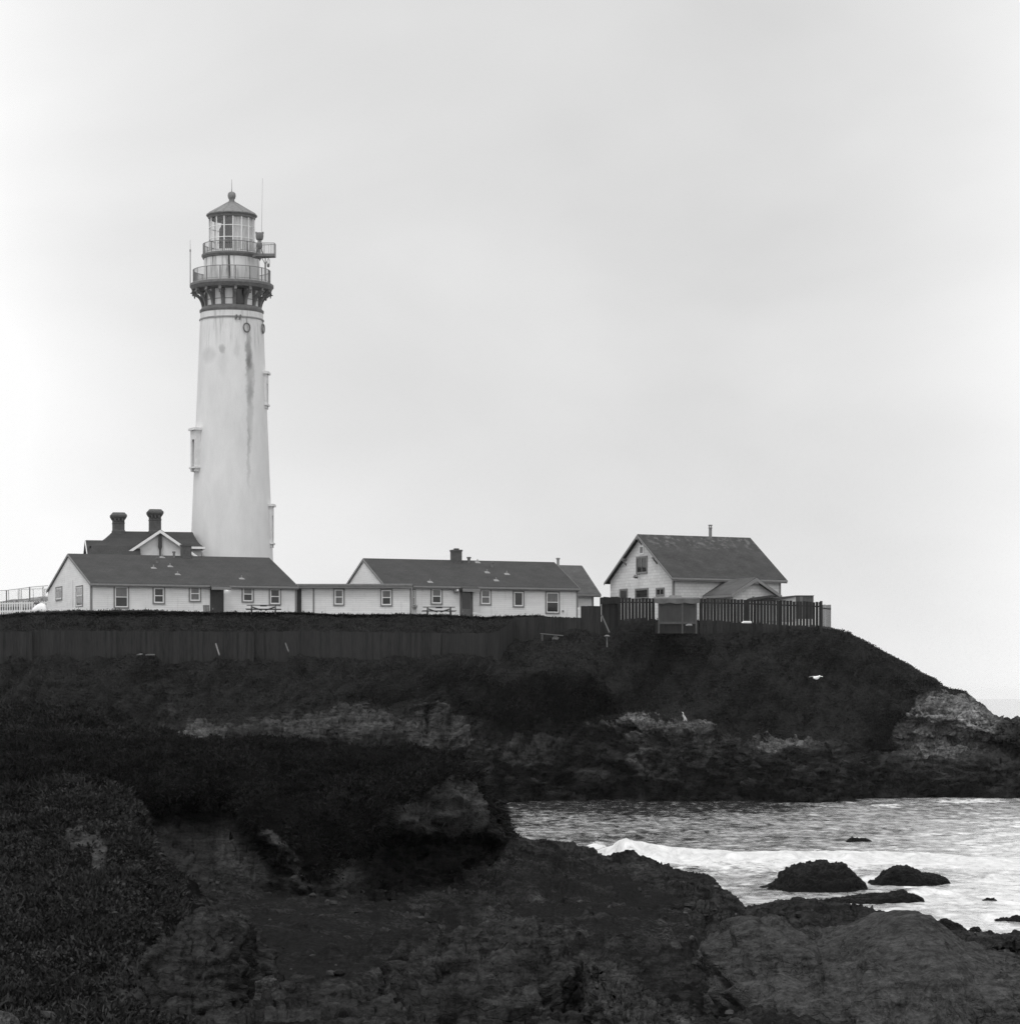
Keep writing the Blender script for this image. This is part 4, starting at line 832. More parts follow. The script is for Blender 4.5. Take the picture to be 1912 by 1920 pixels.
# side platform with the small beacon
b = MB(); m_ = lambda x, y, z: (x, y, z)
b.prism([(42 * LS, -1.75), (50 * LS, -2.55), (85 * LS, -2.5), (86 * LS, -1.7), (48 * LS, -1.3)], 'z', lz(489.5), lz(485)); pf = b.build('side_platform', M['iron_dark'], lh)
b = MB()
ring = [(51 * LS, -2.5), (66 * LS, -2.5), (84.6 * LS, -2.45), (85.5 * LS, -1.75), (52 * LS, -1.35)]
for i in range(4):
    p, q = ring[i], ring[i + 1]
    for z, t in ((lz(464.5), .03), (lz(484), .02)): b.tube((*p, z), (*q, z), t, n=5)
    for t in np.linspace(0, 1, 9)[:-1]: c = (p[0] + (q[0] - p[0]) * t, p[1] + (q[1] - p[1]) * t); b.tube((*c, lz(485)), (*c, lz(464.5)), .012 if t else .035, n=5)
b.build('railing', M['rail'], pf)
b = MB(); px_ = 67.5 * LS
b.tube((px_, -2.2, lz(533)), (px_, -2.2, lz(502)), .07); b.beam((px_, -2.2, lz(504)), (60 * LS, -2.2, lz(489)), .06); b.beam((px_, -2.2, lz(504)), (75 * LS, -2.2, lz(489)), .06); b.tube((px_, -2.2, lz(504)), (px_, -2.2, lz(489)), .04)
b.build('strut', M['iron'], pf)
b = MB(); cx = 57 * LS; cy = -2.3
b.lathe([(.03, lz(460)), (4 * LS, lz(459.5)), (6.6 * LS, lz(457)), (7.4 * LS, lz(452)), (7.2 * LS, lz(447.5)), (6.2 * LS, lz(445.2)), (2.5 * LS, lz(444.4)), (.03, lz(444.4))], 20, c=(cx, cy))
for s_ in (-1, 1): b.box(cx + s_ * 6.2 * LS - .06, cx + s_ * 6.2 * LS + .06, cy - .1, cy + .1, lz(447), lz(443.6))
b.lathe([(3.6 * LS, lz(461)), (4.4 * LS, lz(464)), (5.6 * LS, lz(468)), (5.2 * LS, lz(472)), (3.8 * LS, lz(474)), (3 * LS, lz(475))], 14, c=(cx, cy))
for s_, t_ in ((-1, -1), (1, -1), (-1, 1), (1, 1)): b.beam((cx + s_ * .12, cy + t_ * .12, lz(474)), (cx + s_ * .3, cy + t_ * .3, lz(485)), .06)
b.build('beacon', M['iron_dark'], lh, True)
b = MB(); b.lathe([(.03, lz(503)), (3 * LS, lz(502)), (3.2 * LS, lz(496)), (2 * LS, lz(494)), (.03, lz(493.6))], 12, c=(73.5 * LS, -2.2)); fl = b.build('floodlight', M['plain_white'], lh, True)
b = MB(); b.lathe([(.03, lz(509)), (2.2 * LS, lz(508)), (2.8 * LS, lz(503.4)), (.03, lz(503.2))], 12, c=(73 * LS, -2.2)); b.build('housing', M['iron_dark'], fl, True)
b = MB(); b.tube((60 * LS, -2.3, lz(486)), (62.5 * LS, -2.3, lz(344)), .022, .012, 6); b.build('antenna', M['rail'], lh)
b = MB(); b.tube((-74.5 * LS, -1.2, lz(536)), (-74.5 * LS, -1.2, lz(474)), .045, .04, 6); b.tube((-74.5 * LS, -1.2, lz(474)), (-74.6 * LS, -1.2, lz(454)), .02, .015, 6); b.tube((-74.5 * LS, -1.2, lz(476)), (-74.5 * LS, -1.2, lz(472)), .07, n=6); b.build('antenna', M['rail'], lh)
for a0, py in ((32.5, 621), (77, 618)):                      # iron hoops fixed to the shaft
    b = MB(); rr = r_at(py) + .10; n = 28; a = R(a0)
    pts = []
    for k in range(n):
        t = 2 * math.pi * k / n; u = .29 * math.cos(t); zz = lz(py) + .36 * math.sin(t)
        pts.append((rr * math.sin(a) + u * math.cos(a), -rr * math.cos(a) + u * math.sin(a), zz))
    for k in range(n): b.tube(pts[k], pts[(k + 1) % n], .06, n=6)
    top = pts[n // 4]; b.beam((top[0], top[1], top[2]), (top[0] * .97, top[1] * .97, lz(602)), .04)
    b.build('hoop', M['iron_dark'], lh)
for a0 in (14.5, 21.5):
    b = MB(); rr = r_at(600); a = R(a0); b.beam((rr * math.sin(a), -rr * math.cos(a), lz(598)), ((rr + .16) * math.sin(a), -(rr + .16) * math.cos(a), lz(599)), .07); b.beam(((rr + .14) * math.sin(a), -(rr + .14) * math.cos(a), lz(598)), ((rr + .1) * math.sin(a) - .09, -(rr + .1) * math.cos(a), lz(607)), .11)
    b.build('hook', M['iron_dark'], lh)
def window_bay(a0, py0, py1, w, dep):
    """tall hooded masonry window standing proud of the shaft"""
    a = R(a0); ca, sa = math.cos(a), math.sin(a); r0 = r_at(py0) - .35; ro = r_at(py1) + dep
    mm = lambda u, t, z: (u * sa + t * ca, -u * ca + t * sa, z)
    zt, zb = lz(py0), lz(py1); b = MB(); hw = w / 2
    b.box(r0, ro, -hw, -hw + .28, zb + .35, zt - .2, mm); b.box(r0, ro, hw - .28, hw, zb + .35, zt - .2, mm); b.box(r0, ro, -hw + .28, hw - .28, zt - .95, zt - .2, mm); b.box(r0, ro - .35, -hw + .28, hw - .28, zb + .35, zt - .95, mm)
    b.box(r0, ro + .16, -hw - .14, hw + .14, zt - .2, zt, mm); b.box(r0, ro + .1, -hw - .1, hw + .1, zb + .2, zb + .35, mm)
    for s_ in (-1, 1): b.box(r0, ro, s_ * hw * .72 - .12, s_ * hw * .72 + .12, zb - .05, zb + .2, mm)
    w_ = b.build('window', M['plaster'], lh)
    b = MB(); poly = [(-hw + .3, zb + .37), (hw - .3, zb + .37), (hw - .3, zt - 1.2), (hw - .45, zt - 1.02), (0, zt - .97), (-hw + .45, zt - 1.02), (-hw + .3, zt - 1.2)]
    b.prism([(p[0], p[1]) for p in poly], 'x', ro - .34, ro - .28, mm); b.build('pane', M['pane_curtain'], w_)
window_bay(-62, 806, 886, 1.15, .30); window_bay(86, 698, 766, 1.1, .08); window_bay(86, 946, 1026, 1.15, .05)

# ------------------------------------------------------------------ houses
class House:
    """local frame: x along the front wall, y back into the house, z up"""
    def __init__(s, name, label, cat, px, Y, z0, theta):
        s.X0, s.Y0, s.Z0, s.th = (px - CX) * Y / FPX, Y, z0, R(theta)
        s.root = thing(name, label, cat, (s.X0, s.Y0, z0), s.th)
        c, n = math.cos(s.th), math.sin(s.th)
        s.to = lambda x, y: (c * x + n * y, -n * x + c * y)
    def hit(s, px, py, plane='y', val=0.0):
        """where the sight line through a photo pixel meets a wall plane of this house"""
        ox, oy = s.to(-s.X0, -s.Y0); dx, dy = s.to((px - CX) / FPX, 1.0); oz, dz = H - s.Z0, (HZ - py) / FPX
        t = (val - oy) / dy if plane == 'y' else (val - ox) / dx
        return (ox + t * dx if plane == 'y' else oy + t * dy), oz + t * dz
    def front(s, y0=0.0): return lambda a, b_, o: (a, y0 - o, b_)
    def side(s, x0=0.0): return lambda a, b_, o: (x0 - o, a, b_)

def wbox(b, m, a0, a1, z0, z1, o0, o1):
    vs = [m(a, z, o) for o in (o0, o1) for z in (z0, z1) for a in (a0, a1)]
    b.add(vs, [(0, 2, 3, 1), (4, 5, 7, 6), (0, 1, 5, 4), (2, 6, 7, 3), (0, 4, 6, 2), (1, 3, 7, 5)])
def wframe(b, m, a0, a1, z0, z1, w, o0, o1):
    wbox(b, m, a0, a1, z1 - w, z1, o0, o1); wbox(b, m, a0, a1, z0, z0 + w, o0, o1)
    wbox(b, m, a0, a0 + w, z0 + w, z1 - w, o0, o1); wbox(b, m, a1 - w, a1, z0 + w, z1 - w, o0, o1)
def window(h, m, a0, a1, z0, z1, mid=0.5, trim=.10, sash=.085, top='pane_curtain', bot='pane', label=None, vert=False, tmat='trim', smat='plain_white'):
    b = MB(); wframe(b, m, a0, a1, z0, z1, trim, -.02, .06)
    w = b.build('window', M[tmat], h.root)
    if label: w['label'] = label
    A0, A1, Z0, Z1 = a0 + trim, a1 - trim, z0 + trim, z1 - trim
    b = MB(); wframe(b, m, A0, A1, Z0, Z1, sash, -.015, .045); zm = Z0 + (Z1 - Z0) * mid
    if mid: wbox(b, m, A0 + sash, A1 - sash, zm - sash * .4, zm + sash * .4, -.01, .04)
    if vert: c = (A0 + A1) / 2; wbox(b, m, c - .03, c + .03, Z0 + sash, Z1 - sash, -.008, .043)
    b.build('sash', M[smat], w)
    parts = ((Z0 + sash, zm - sash * .4, bot), (zm + sash * .4, Z1 - sash, top)) if mid else ((Z0 + sash, Z1 - sash, bot),)
    for p0, p1, k in parts:
        b = MB(); wbox(b, m, A0 + sash, A1 - sash, p0, p1, -.005, .012); b.build('pane', M[k], w)
    return w
def win_px(h, pl, val, m, x0, y0, x1, y1, **k):
    a0, zt = h.hit(x0, y0, pl, val); a1, _ = h.hit(x1, y0, pl, val); _, zb = h.hit((x0 + x1) / 2, y1, pl, val); _, zt = h.hit((x0 + x1) / 2, y0, pl, val)
    return window(h, m, min(a0, a1), max(a0, a1), zb, zt, **k)
def gable_shell(h, L, D, hw, hr, wall, roof, of=.25, og=.12, th=.12, ob=None, fascia=.26, trims=True):
    """walls of a gabled house, its two-slope roof, fascias and corner boards"""
    ob = of if ob is None else ob
    b = MB(); b.prism([(0, -1.0), (D, -1.0), (D, hw), (D / 2, hr), (0, hw)], 'x', 0, L); b.build('wall', M[wall], h.root)
    sl = (hr - hw) / (D / 2)
    b = MB()
    prof = [(-of, hw - of * sl + .03), (D / 2, hr + .03), (D + ob, hw - ob * sl + .03), (D + ob, hw - ob * sl + .03 + th), (D / 2, hr + .03 + th * 1.1), (-of, hw - of * sl + .03 + th)]
    b.prism(prof, 'x', -og, L + og); r = b.build('roof', M[roof], h.root)
    b = MB(); z = hw - of * sl + .03
    b.box(-og - .01, L + og + .01, -of - .05, -of - .004, z - fascia + th, z + th * .75)
    b.box(-og - .01, L + og + .01, -of - .13, -of - .052, z - .09 + th * .3, z + th * .6)
    for x0, x1 in ((-og - .05, -og - .004), (L + og + .004, L + og + .05)):
        b.prism([(-of, z - .1), (D / 2, hr - .07), (D + ob, hw - ob * sl - .07), (D + ob, hw - ob * sl + .12), (D / 2, hr + .13), (-of, z + .1)], 'x', x0, x1)
    b.build('fascia', M['trim'], h.root)
    if trims:
        for x in (0, L):
            s_ = -1 if x == 0 else 1; b = MB()
            b.box(min(x, x + s_ * .03), max(x, x + s_ * .03), -.03, .13, -1, hw - .06)
            b.box(x - (.13 if s_ > 0 else 0), x + (0 if s_ > 0 else .13), -.032, 0.002, -1, hw - .06)
            b.build('corner_board', M['trim'], h.root)
    return r
def door(h, m, a0, a1, z0, z1, mat='trim_dark', glass=None, depth=.06):
    b = MB(); wbox(b, m, a0 - .09, a0, z0, z1 + .09, -.02, depth); wbox(b, m, a1, a1 + .09, z0, z1 + .09, -.02, depth); wbox(b, m, a0, a1, z1, z1 + .09, -.02, depth)
    wbox(b, m, a0, a1, z0, z1, -.015, .02); d = b.build('door', M[mat], h.root)
    if glass:
        b = MB(); wbox(b, m, a0 + .1, a1 - .1, z0 + (z1 - z0) * glass, z1 - .12, -.01, .03); b.build('pane', M['pane'], d)
    b = MB(); wbox(b, m, a0 + .08, a0 + .14, z0 + .95, z0 + 1.08, .0, .09); b.build('handle', M['steel'], d)
    return d
def roof_pt(h, D, hw, hr, px, py):
    """where a sight line meets the front roof slope (local x, y, z)"""
    sl = (hr - hw) / (D / 2); lo, hi = -0.4, D / 2
    for _ in range(40):
        y = (lo + hi) / 2; x, z = h.hit(px, py, 'y', y)
        if z > hw + y * sl: lo = y
        else: hi = y
    return x, y, hw + y * sl + .15
def roof_vent(h, D, hw, hr, px, py, hgt, r, mat='iron_dark', cap=True, parent=None):
    x, y, z = roof_pt(h, D, hw, hr, px, py); b = MB()
    b.tube((x, y, z - .2), (x, y, z + hgt), r, n=10)
    if cap: b.tube((x, y, z + hgt - .12), (x, y, z + hgt), r * 1.5, n=10)
    return b.build('vent_pipe', M[mat], h.root)
def flashing(h, D, hw, hr, px, py):
    x, y, z = roof_pt(h, D, hw, hr, px, py); b = MB(); b.tube((x, y, z - .1), (x, y, z + .26), .045, n=8)
    sl = (hr - hw) / (D / 2)
    b.add([(x - .22, y - .22, z - .22 * sl + .02), (x + .22, y - .22, z - .22 * sl + .02), (x + .2, y + .12, z + .12 * sl + .02), (x - .2, y + .12, z + .12 * sl + .02), (x, y, z + .12)], [(0, 1, 4), (1, 2, 4), (2, 3, 4), (3, 0, 4), (3, 2, 1, 0)])
    return b.build('flashing', M['steel'], h.root)
def len_to(h, px, plane_y=0.0): return h.hit(px, 1100, 'y', plane_y)[0]

# --- left cottage
c1 = House('cottage', 'long low white cottage with grey gabled roof in front of the lighthouse', 'house', 170, 200.0, 13.5, 22)
L1, D1 = len_to(c1, 556), 8.6
D1 = c1.hit(90, 1100, 'x', 0)[0]
hw1 = c1.hit(170, 1095, 'y', 0)[1]; hr1 = c1.hit(132, 1041, 'x', 0)[1]
gable_shell(c1, L1, D1, hw1, hr1, 'white', 'roof', .22, .06)
F_ = c1.front(); S_ = c1.side()
win_px(c1, 'y', 0, F_, 213, 1098, 242, 1141, mid=.5, sash=.07)
win_px(c1, 'y', 0, F_, 286, 1100, 309.5, 1133, mid=.48, top='pane', bot='pane')
win_px(c1, 'y', 0, F_, 354, 1097, 377, 1129, bot='pane_curtain')
win_px(c1, 'y', 0, F_, 453, 1098, 476, 1130)
win_px(c1, 'y', 0, F_, 504, 1102, 527, 1135, top='pane')
win_px(c1, 'x', 0, S_, 105, 1100, 117, 1126, mid=0, bot='pane_curtain', label='narrow curtained gable window')
win_px(c1, 'x', 0, S_, 143, 1098, 156, 1139, mid=.55, label='tall narrow gable window, dark below')
a0, zt = c1.hit(396, 1104); a1, _ = c1.hit(417, 1104); door(c1, F_, a0, a1, -.3, zt)
b = MB(); sl1 = (hr1 - hw1) / (D1 / 2); aa0 = c1.hit(392, 1100)[0]; aa1 = c1.hit(427, 1100)[0]        # porch canopy over the door
zc = hw1 - .22 * sl1 + .15
b.prism([(-.2, zc), (-.78, zc - .58 * sl1), (-.78, zc - .58 * sl1 - .16), (-.2, zc - .16)], 'x', aa0, aa1); cn = b.build('canopy', M['roof'], c1.root)
b = MB(); b.box(aa0 - .02, aa1 + .02, -.83, -.784, zc - .58 * sl1 - .2, zc - .58 * sl1 + .02); b.build('fascia', M['trim'], cn)
lx, lz_ = c1.hit(424, 1103)
b = MB(); b.tube((lx, -.02, lz_ + .06), (lx, -.22, lz_ + .06), .05); lp = b.build('wall_lamp', M['iron_dark'], c1.root)
lamp_m = bpy.data.materials.new('lit lamp glass'); lamp_m.use_nodes = True; _n = lamp_m.node_tree.nodes['Principled BSDF']
_n.inputs['Base Color'].default_value = (.9, .9, .9, 1); _n.inputs['Emission Color'].default_value = (1, 1, 1, 1); _n.inputs['Emission Strength'].default_value = 6.0
b = MB(); b.lathe([(.02, lz_ - .14), (.08, lz_ - .12), (.11, lz_ - .02), (.07, lz_ + .06), (.02, lz_ + .07)], 12, c=(lx, -.24)); b.build('bulb', lamp_m, lp, True)
x, y, z = roof_pt(c1, D1, hw1, hr1, 349, 1049)
b = MB(); cz = c1.hit(349, 1021, 'y', y)[1]; b.box(x - .36, x + .36, y - .3, y + .4, z - .3, cz - .12); b.box(x - .41, x + .41, y - .35, y + .45, cz - .12, cz); b.box(x - .26, x + .26, y - .2, y + .3, cz - .002, cz + .06); b.build('chimney', M['brick'], c1.root)
for px, py, hh, r in ((295, 1059, .42, .10), (326, 1049, .48, .09)): roof_vent(c1, D1, hw1, hr1, px, py, hh, r)
for p in ((288, 1069), (319, 1066), (333, 1081), (453, 1089), (304, 1049)): flashing(c1, D1, hw1, hr1, *p)
b = MB(); ya, za = c1.hit(137, 1088, 'x', 0); yb, zb = c1.hit(137, 1140, 'x', 0); b.tube((-.03, ya, za), (-.03, ya, zb), .03); b.build('conduit', M['plaster'], c1.root)

# --- flat-roofed link between the cottages
k1 = House('link_building', 'flat-roofed white wing joining the two long cottages', 'building', 560, 206.6, 13.4, 0)
Lk = len_to(k1, 771); zk = k1.hit(600, 1099, 'y', 0)[1]
b = MB(); b.box(0, Lk, 0, 6.5, -.8, zk); b.build('wall', M['white'], k1.root)
b = MB(); b.box(-.2, Lk + .1, -.35, 6.7, zk + .004, zk + .12); b.build('roof', M['roof'], k1.root)
b = MB(); b.box(-.22, Lk + .12, -.40, -.354, zk - .16, zk + .16); b.box(-.22, Lk + .12, -.46, -.402, zk + .02, zk + .13); b.build('fascia', M['trim'], k1.root)
Fk = k1.front()
a0, zt = k1.hit(553, 1106); a1 = k1.hit(562, 1106)[0]
b = MB(); wbox(b, Fk, k1.hit(586.5, 1110)[0], k1.hit(589.5, 1110)[0], -.8, zk - .17, -.01, .035); b.build('corner_board', M['trim'], k1.root); b = MB(); wbox(b, Fk, Lk - .11, Lk + .02, -.8, zk - .17, -.01, .035); b.build('corner_board', M['trim'], k1.root)
door(k1, Fk, k1.hit(561.5, 1106)[0] - .3, k1.hit(563, 1106)[0], -.3, zt, depth=.04)
win_px(k1, 'y', 0, Fk, 625, 1103, 646, 1136, bot='pane_curtain', top='pane_curtain')
win_px(k1, 'y', 0, Fk, 713, 1104, 736, 1137)

# --- right cottage
c2 = House('cottage', 'long low white cottage with brick chimney right of the flat-roofed link', 'house', 721, 207.6, 13.5, 22)
L2 = len_to(c2, 1083); D2 = c2.hit(645, 1100, 'x', 0)[0]
hw2 = c2.hit(721, 1098, 'y', 0)[1]; hr2 = c2.hit(685, 1050, 'x', 0)[1]
gable_shell(c2, L2, D2, hw2, hr2, 'white', 'roof', .22, .06)
F2 = c2.front()
win_px(c2, 'y', 0, F2, 772.5, 1105, 779, 1136, mid=.5, trim=.06, sash=.05, label='very narrow window by the corner')
win_px(c2, 'y', 0, F2, 807, 1102, 829.5, 1134)
win_px(c2, 'y', 0, F2, 899.5, 1104, 921, 1135, bot='pane_curtain')
win_px(c2, 'y', 0, F2, 961, 1107.5, 982.5, 1139, mid=0)
win_px(c2, 'y', 0, F2, 1022, 1109, 1049, 1151, mid=.52, sash=.07)
a0, zt = c2.hit(864, 1109); a1 = c2.hit(884, 1109)[0]; door(c2, F2, a0, a1, -.3, zt, 'door_grey', .48)
sl2 = (hr2 - hw2) / (D2 / 2); zc = hw2 - .22 * sl2 + .15; aa0 = c2.hit(861, 1100)[0]; aa1 = c2.hit(893, 1100)[0]
b = MB(); b.prism([(-.2, zc), (-.78, zc - .58 * sl2), (-.78, zc - .58 * sl2 - .16), (-.2, zc - .16)], 'x', aa0, aa1); cn = b.build('canopy', M['roof'], c2.root)
b = MB(); b.box(aa0 - .02, aa1 + .02, -.83, -.784, zc - .58 * sl2 - .2, zc - .58 * sl2 + .02); b.build('fascia', M['trim'], cn)
lx, lz_ = c2.hit(853, 1107)
b = MB(); b.tube((lx, .01, lz_ + .05), (lx, -.2, lz_ + .05), .05); b.lathe([(.02, lz_ - .2), (.15, lz_ - .18), (.16, lz_), (.09, lz_ + .1), (.02, lz_ + .12)], 12, c=(lx, -.2)); lp = b.build('wall_lamp', M['iron_dark'], c2.root, True)
b = MB(); b.lathe([(.02, lz_ - .1), (.1, lz_ - .08), (.1, lz_ + .05), (.02, lz_ + .07)], 10, c=(lx + .1, -.3)); b.build('bulb', M['plain_white'], lp, True)
x, y, z = roof_pt(c2, D2, hw2, hr2, 855.5, 1057); cz = c2.hit(855, 1031, 'y', y)[1]
b = MB(); b.box(x - .37, x + .37, y - .3, y + .4, z - .3, cz - .14); b.box(x - .41, x + .41, y - .34, y + .44, cz - .14, cz); b.box(x - .16, x + .2, y - .1, y + .2, cz - .002, cz + .12); b.build('chimney', M['brick'], c2.root)
for px, py, hh, r in ((879, 1059, .48, .12), (923, 1067, .46, .10)): roof_vent(c2, D2, hw2, hr2, px, py, hh, r)
roof_vent(c2, D2, hw2, hr2, 1046, 1061, .5, .11, 'steel')
for p in ((895, 1058), (806, 1095), (913, 1077), (950, 1080), (930, 1092)): flashing(c2, D2, hw2, hr2, *p)
b = MB(); xx, zz = c2.hit(1055, 1146); b.box(xx - .07, xx + .07, -.06, .01, zz - .08, zz + .08); b.build('outlet_box', M['steel'], c2.root)

# --- low building behind its right end
c3 = House('cottage', 'small building with weathered roof behind the right end of the long cottages', 'house', 1058, 218.0, 13.2, 22)
L3 = len_to(c3, 1112); D3 = 7.0
hw3 = c3.hit(1100, 1112, 'y', 0)[1]; hr3 = c3.hit(1090, 1064, 'y', D3 / 2)[1]
gable_shell(c3, L3, D3, hw3, hr3, 'white', 'roof_wing', .35, .5)

# --- workshop behind the left cottage, by the tower
w1 = House('workshop', 'white gabled workshop with two tall brick chimneys at the foot of the lighthouse', 'house', 190, 214.5, 13.4, 12)
zpt = lambda px, py, y: w1.hit(px, py, 'y', y)
Lw = len_to(w1, 377); Dw = 7.5; zr = zpt(300, 997, Dw / 2)[1]; zew = zpt(360, 1027, 0)[1]
b = MB(); b.box(0.6, Lw, .1, Dw, -.5, zew); b.build('wall', M['plaster'], w1.root)
xa = zpt(212, 1000, Dw / 2)[0]; xb = zpt(361, 998, Dw / 2)[0]; x0 = zpt(168, 1030, 0)[0]; x1 = zpt(384, 1022, 0)[0]
b = MB(); rp = []
ncv = 7                                                       # bell-cast roof: the slopes flare out at the eaves
for i in range(ncv):
    t = i / (ncv - 1); k = t + .16 * math.sin(math.pi * t) ; zz = zew + (zr - zew) * (t - .13 * math.sin(math.pi * t)); ins = (Dw / 2 + .5) * t
    rp.append([(x0 + (xa - x0) * t, -.5 + ins, zz), (x1 + (xb - x1) * t ** .8, -.5 + ins, zz), (x1 + (xb - x1) * t ** .8, Dw + .5 - ins, zz), (x0 + (xa - x0) * t, Dw + .5 - ins, zz)])
vs = [p for r_ in rp for p in r_]; fs = [(3, 2, 1, 0)]
for i in range(ncv - 1): fs += [(4 * i + j, 4 * i + (j + 1) % 4, 4 * i + 4 + (j + 1) % 4, 4 * i + 4 + j) for j in range(4)]
fs.append((4 * ncv - 4, 4 * ncv - 3, 4 * ncv - 2, 4 * ncv - 1))
b.add(vs, fs).build('roof', M['roof_dark'], w1.root)
b = MB(); b.box(zpt(350, 1030, -.5)[0], x1 - .05, -.56, -.503, zew - .12, zew + .06); b.box(x1 - .06, x1 + .0, -.5, Dw + .4, zew - .12, zew + .05); b.build('fascia', M['plain_white'], w1.root)
yg = -1.2; ax, azz = zpt(300.5, 997, yg); lxx, lzz = zpt(236, 1040, yg); rxx, rzz = zpt(352, 1034, yg)   # cross gable
slg = (azz - lzz) / (ax - lxx)
b = MB(); hwid = (rxx - lxx) / 2 + 1.0
poly = [(ax - hwid, azz - slg * hwid), (ax, azz), (ax + hwid, azz - slg * hwid)]
b.prism([(ax - hwid + .35, -.5), (ax + hwid - .35, -.5), (ax + hwid - .35, azz - slg * (hwid - .35)), (ax, azz - .02), (ax - hwid + .35, azz - slg * (hwid - .35))], 'y', yg + .35, 2.5); gw = b.build('gable_wall', M['plaster'], w1.root)
b = MB(); b.prism([poly[0], poly[1], poly[2], (poly[2][0], poly[2][1] + .2), (ax, azz + .22), (poly[0][0], poly[0][1] + .2)], 'y', yg + .05, Dw / 2); b.build('gable_roof', M['roof_dark'], w1.root)
b = MB(); b.prism([(poly[0][0] - .05, poly[0][1] - .12), (ax, azz - .1), (poly[2][0] + .05, poly[2][1] - .12), (poly[2][0] + .05, poly[2][1] + .12), (ax, azz + .16), (poly[0][0] - .05, poly[0][1] + .12)], 'y', yg - .02, yg + .046); b.build('bargeboard', M['plain_white'], w1.root)
b = MB(); b.prism([(ax - .13, azz - .2), (ax + .13, azz - .2), (ax + .16, azz - 1.2), (ax + .06, azz - 1.5), (ax + .06, azz - 2.6), (ax - .06, azz - 2.6), (ax - .06, azz - 1.5), (ax - .16, azz - 1.2)], 'y', yg + .1, yg + .26); b.build('king_post', M['trim_dark'], w1.root)
b = MB(); xg = zpt(262, 1030, -.5)[0]; b.prism([(x0 + .15, -.46), (xg, -.46), (xg, -2.2), (x0 - .3, -2.2)], 'z', 0, .1)
b.v = [(x, y, zew + .06 + (y + .5) * .62 + (z - .1)) for x, y, z in b.v]; b.build('lower_roof', M['roof_dark'], w1.root)
yl = .2; l0, lzt = zpt(162, 1017, 2.2); l1 = zpt(226, 1017, 2.2)[0]; lez = zpt(152, 1042, -1.0)[1]          # low left wing, ridge running across
b = MB(); b.prism([(-1.2, lez), (1.8, lzt), (4.8, lez), (4.8, lez + .14), (1.8, lzt + .16), (-1.2, lez + .14)], 'x', l0 - .1, l1 + .6); b.build('wing_roof', M['roof_dark'], w1.root)
b = MB(); b.prism([(-.8, -.5), (4.4, -.5), (4.4, lez + .1), (1.8, lzt - .05), (-.8, lez + .1)], 'x', l0 + .3, l1); b.build('wing_wall', M['trim_dark'], w1.root)
b = MB(); b.prism([(-1.25, lez - .06), (1.8, lzt - .02), (4.85, lez - .06), (4.85, lez + .17), (1.8, lzt + .19), (-1.25, lez + .17)], 'x', l0 - .16, l0 - .104); b.build('bargeboard', M['plaster'], w1.root)
for px, top in ((222, 961), (290.5, 955)):
    yc = Dw / 2; cx, zt = zpt(px, top, yc); ws = .5 * 23 / FPX * 217; zb = zr - .9
    def sec(w): return [(-w, -w), (w, -w), (w, w), (-w, w)]
    b = MB()
    prof = [(.52, zb), (.52, zr + .02), (.50, zr + .06), (.475, zr + .08), (.475, zt - .95), (.50, zt - .93), (.50, zt - .86), (.475, zt - .84), (.475, zt - .66), (.56, zt - .55), (.66, zt - .36), (.66, zt - .22), (.54, zt - .1), (.48, zt - .02), (.3, zt)]
    vs = [(cx + sx * w, yc + sy * w, z) for w, z in prof for sx, sy in ((-1, -1), (1, -1), (1, 1), (-1, 1))]
    fs = [(4 * i + j, 4 * i + (j + 1) % 4, 4 * i + 4 + (j + 1) % 4, 4 * i + 4 + j) for i in range(len(prof) - 1) for j in range(4)] + [(4 * len(prof) - 4, 4 * len(prof) - 3, 4 * len(prof) - 2, 4 * len(prof) - 1)]
    b.add(vs, fs)
    for k in (-.3, 0, .3): b.box(cx + k - .06, cx + k + .06, yc - .6, yc - .44, zt - .72, zt - .5)
    b.build('chimney', M['brick'], w1.root)

# --- right house
h1 = House('house', 'tall white shingled house with steep mossy roof at the tip of the headland', 'house', 1262, 212.0, 12.7, 27)
Lh = len_to(h1, 1463); Dh = h1.hit(1144, 1100, 'x', 0)[0]
hwh = h1.hit(1262, 1080, 'y', 0)[1]; hrh = h1.hit(1201, 1006, 'x', 0)[1]
M['roof_old'] = shingle_roof('mossy shingle roof', 0.036, 0.06, (hrh, 0.5))
gable_shell(h1, Lh, Dh, hwh, hrh, 'shingles', 'roof_old', .42, .34, .14, fascia=.30)
Sh, Fh = h1.side(), h1.front()
win_px(h1, 'x', 0, Sh, 1193, 1043, 1214, 1076, mid=0, bot='pane', vert=True, smat='trim', sash=.06, label='twin-paned dark attic window')
win_px(h1, 'x', 0, Sh, 1162, 1104, 1177, 1126, mid=0, trim=.12, sash=.05, smat='trim')
win_px(h1, 'x', 0, Sh, 1191, 1103, 1216, 1124, mid=0, trim=.12, sash=.05, smat='trim')
win_px(h1, 'x', 0, Sh, 1230, 1102, 1246, 1118, mid=0, trim=.10, sash=.05, smat='trim', vert=True)
y0_, z0_ = h1.hit(1207, 1023, 'x', 0); y1_, z1_ = h1.hit(1199, 1040, 'x', 0)
b = MB(); wframe(b, Sh, y0_, y1_, z1_, z0_, .1, -.02, .06); v_ = b.build('vent', M['plain_white'], h1.root); b = MB(); wbox(b, Sh, y0_ + .1, y1_ - .1, z1_ + .1, z0_ - .1, -.01, .02); b.build('louvre', M['trim'], v_)
yf, zf = h1.hit(1199, 1079, 'x', 0); b = MB(); b.tube((.01, yf, zf + .1), (-.3, yf, zf + .1), .04)
for s_ in (-.13, .13): b.tube((-.3, yf + s_, zf + .04), (-.42, yf + s_ * 1.6, zf - .2), .07, .13, 10)
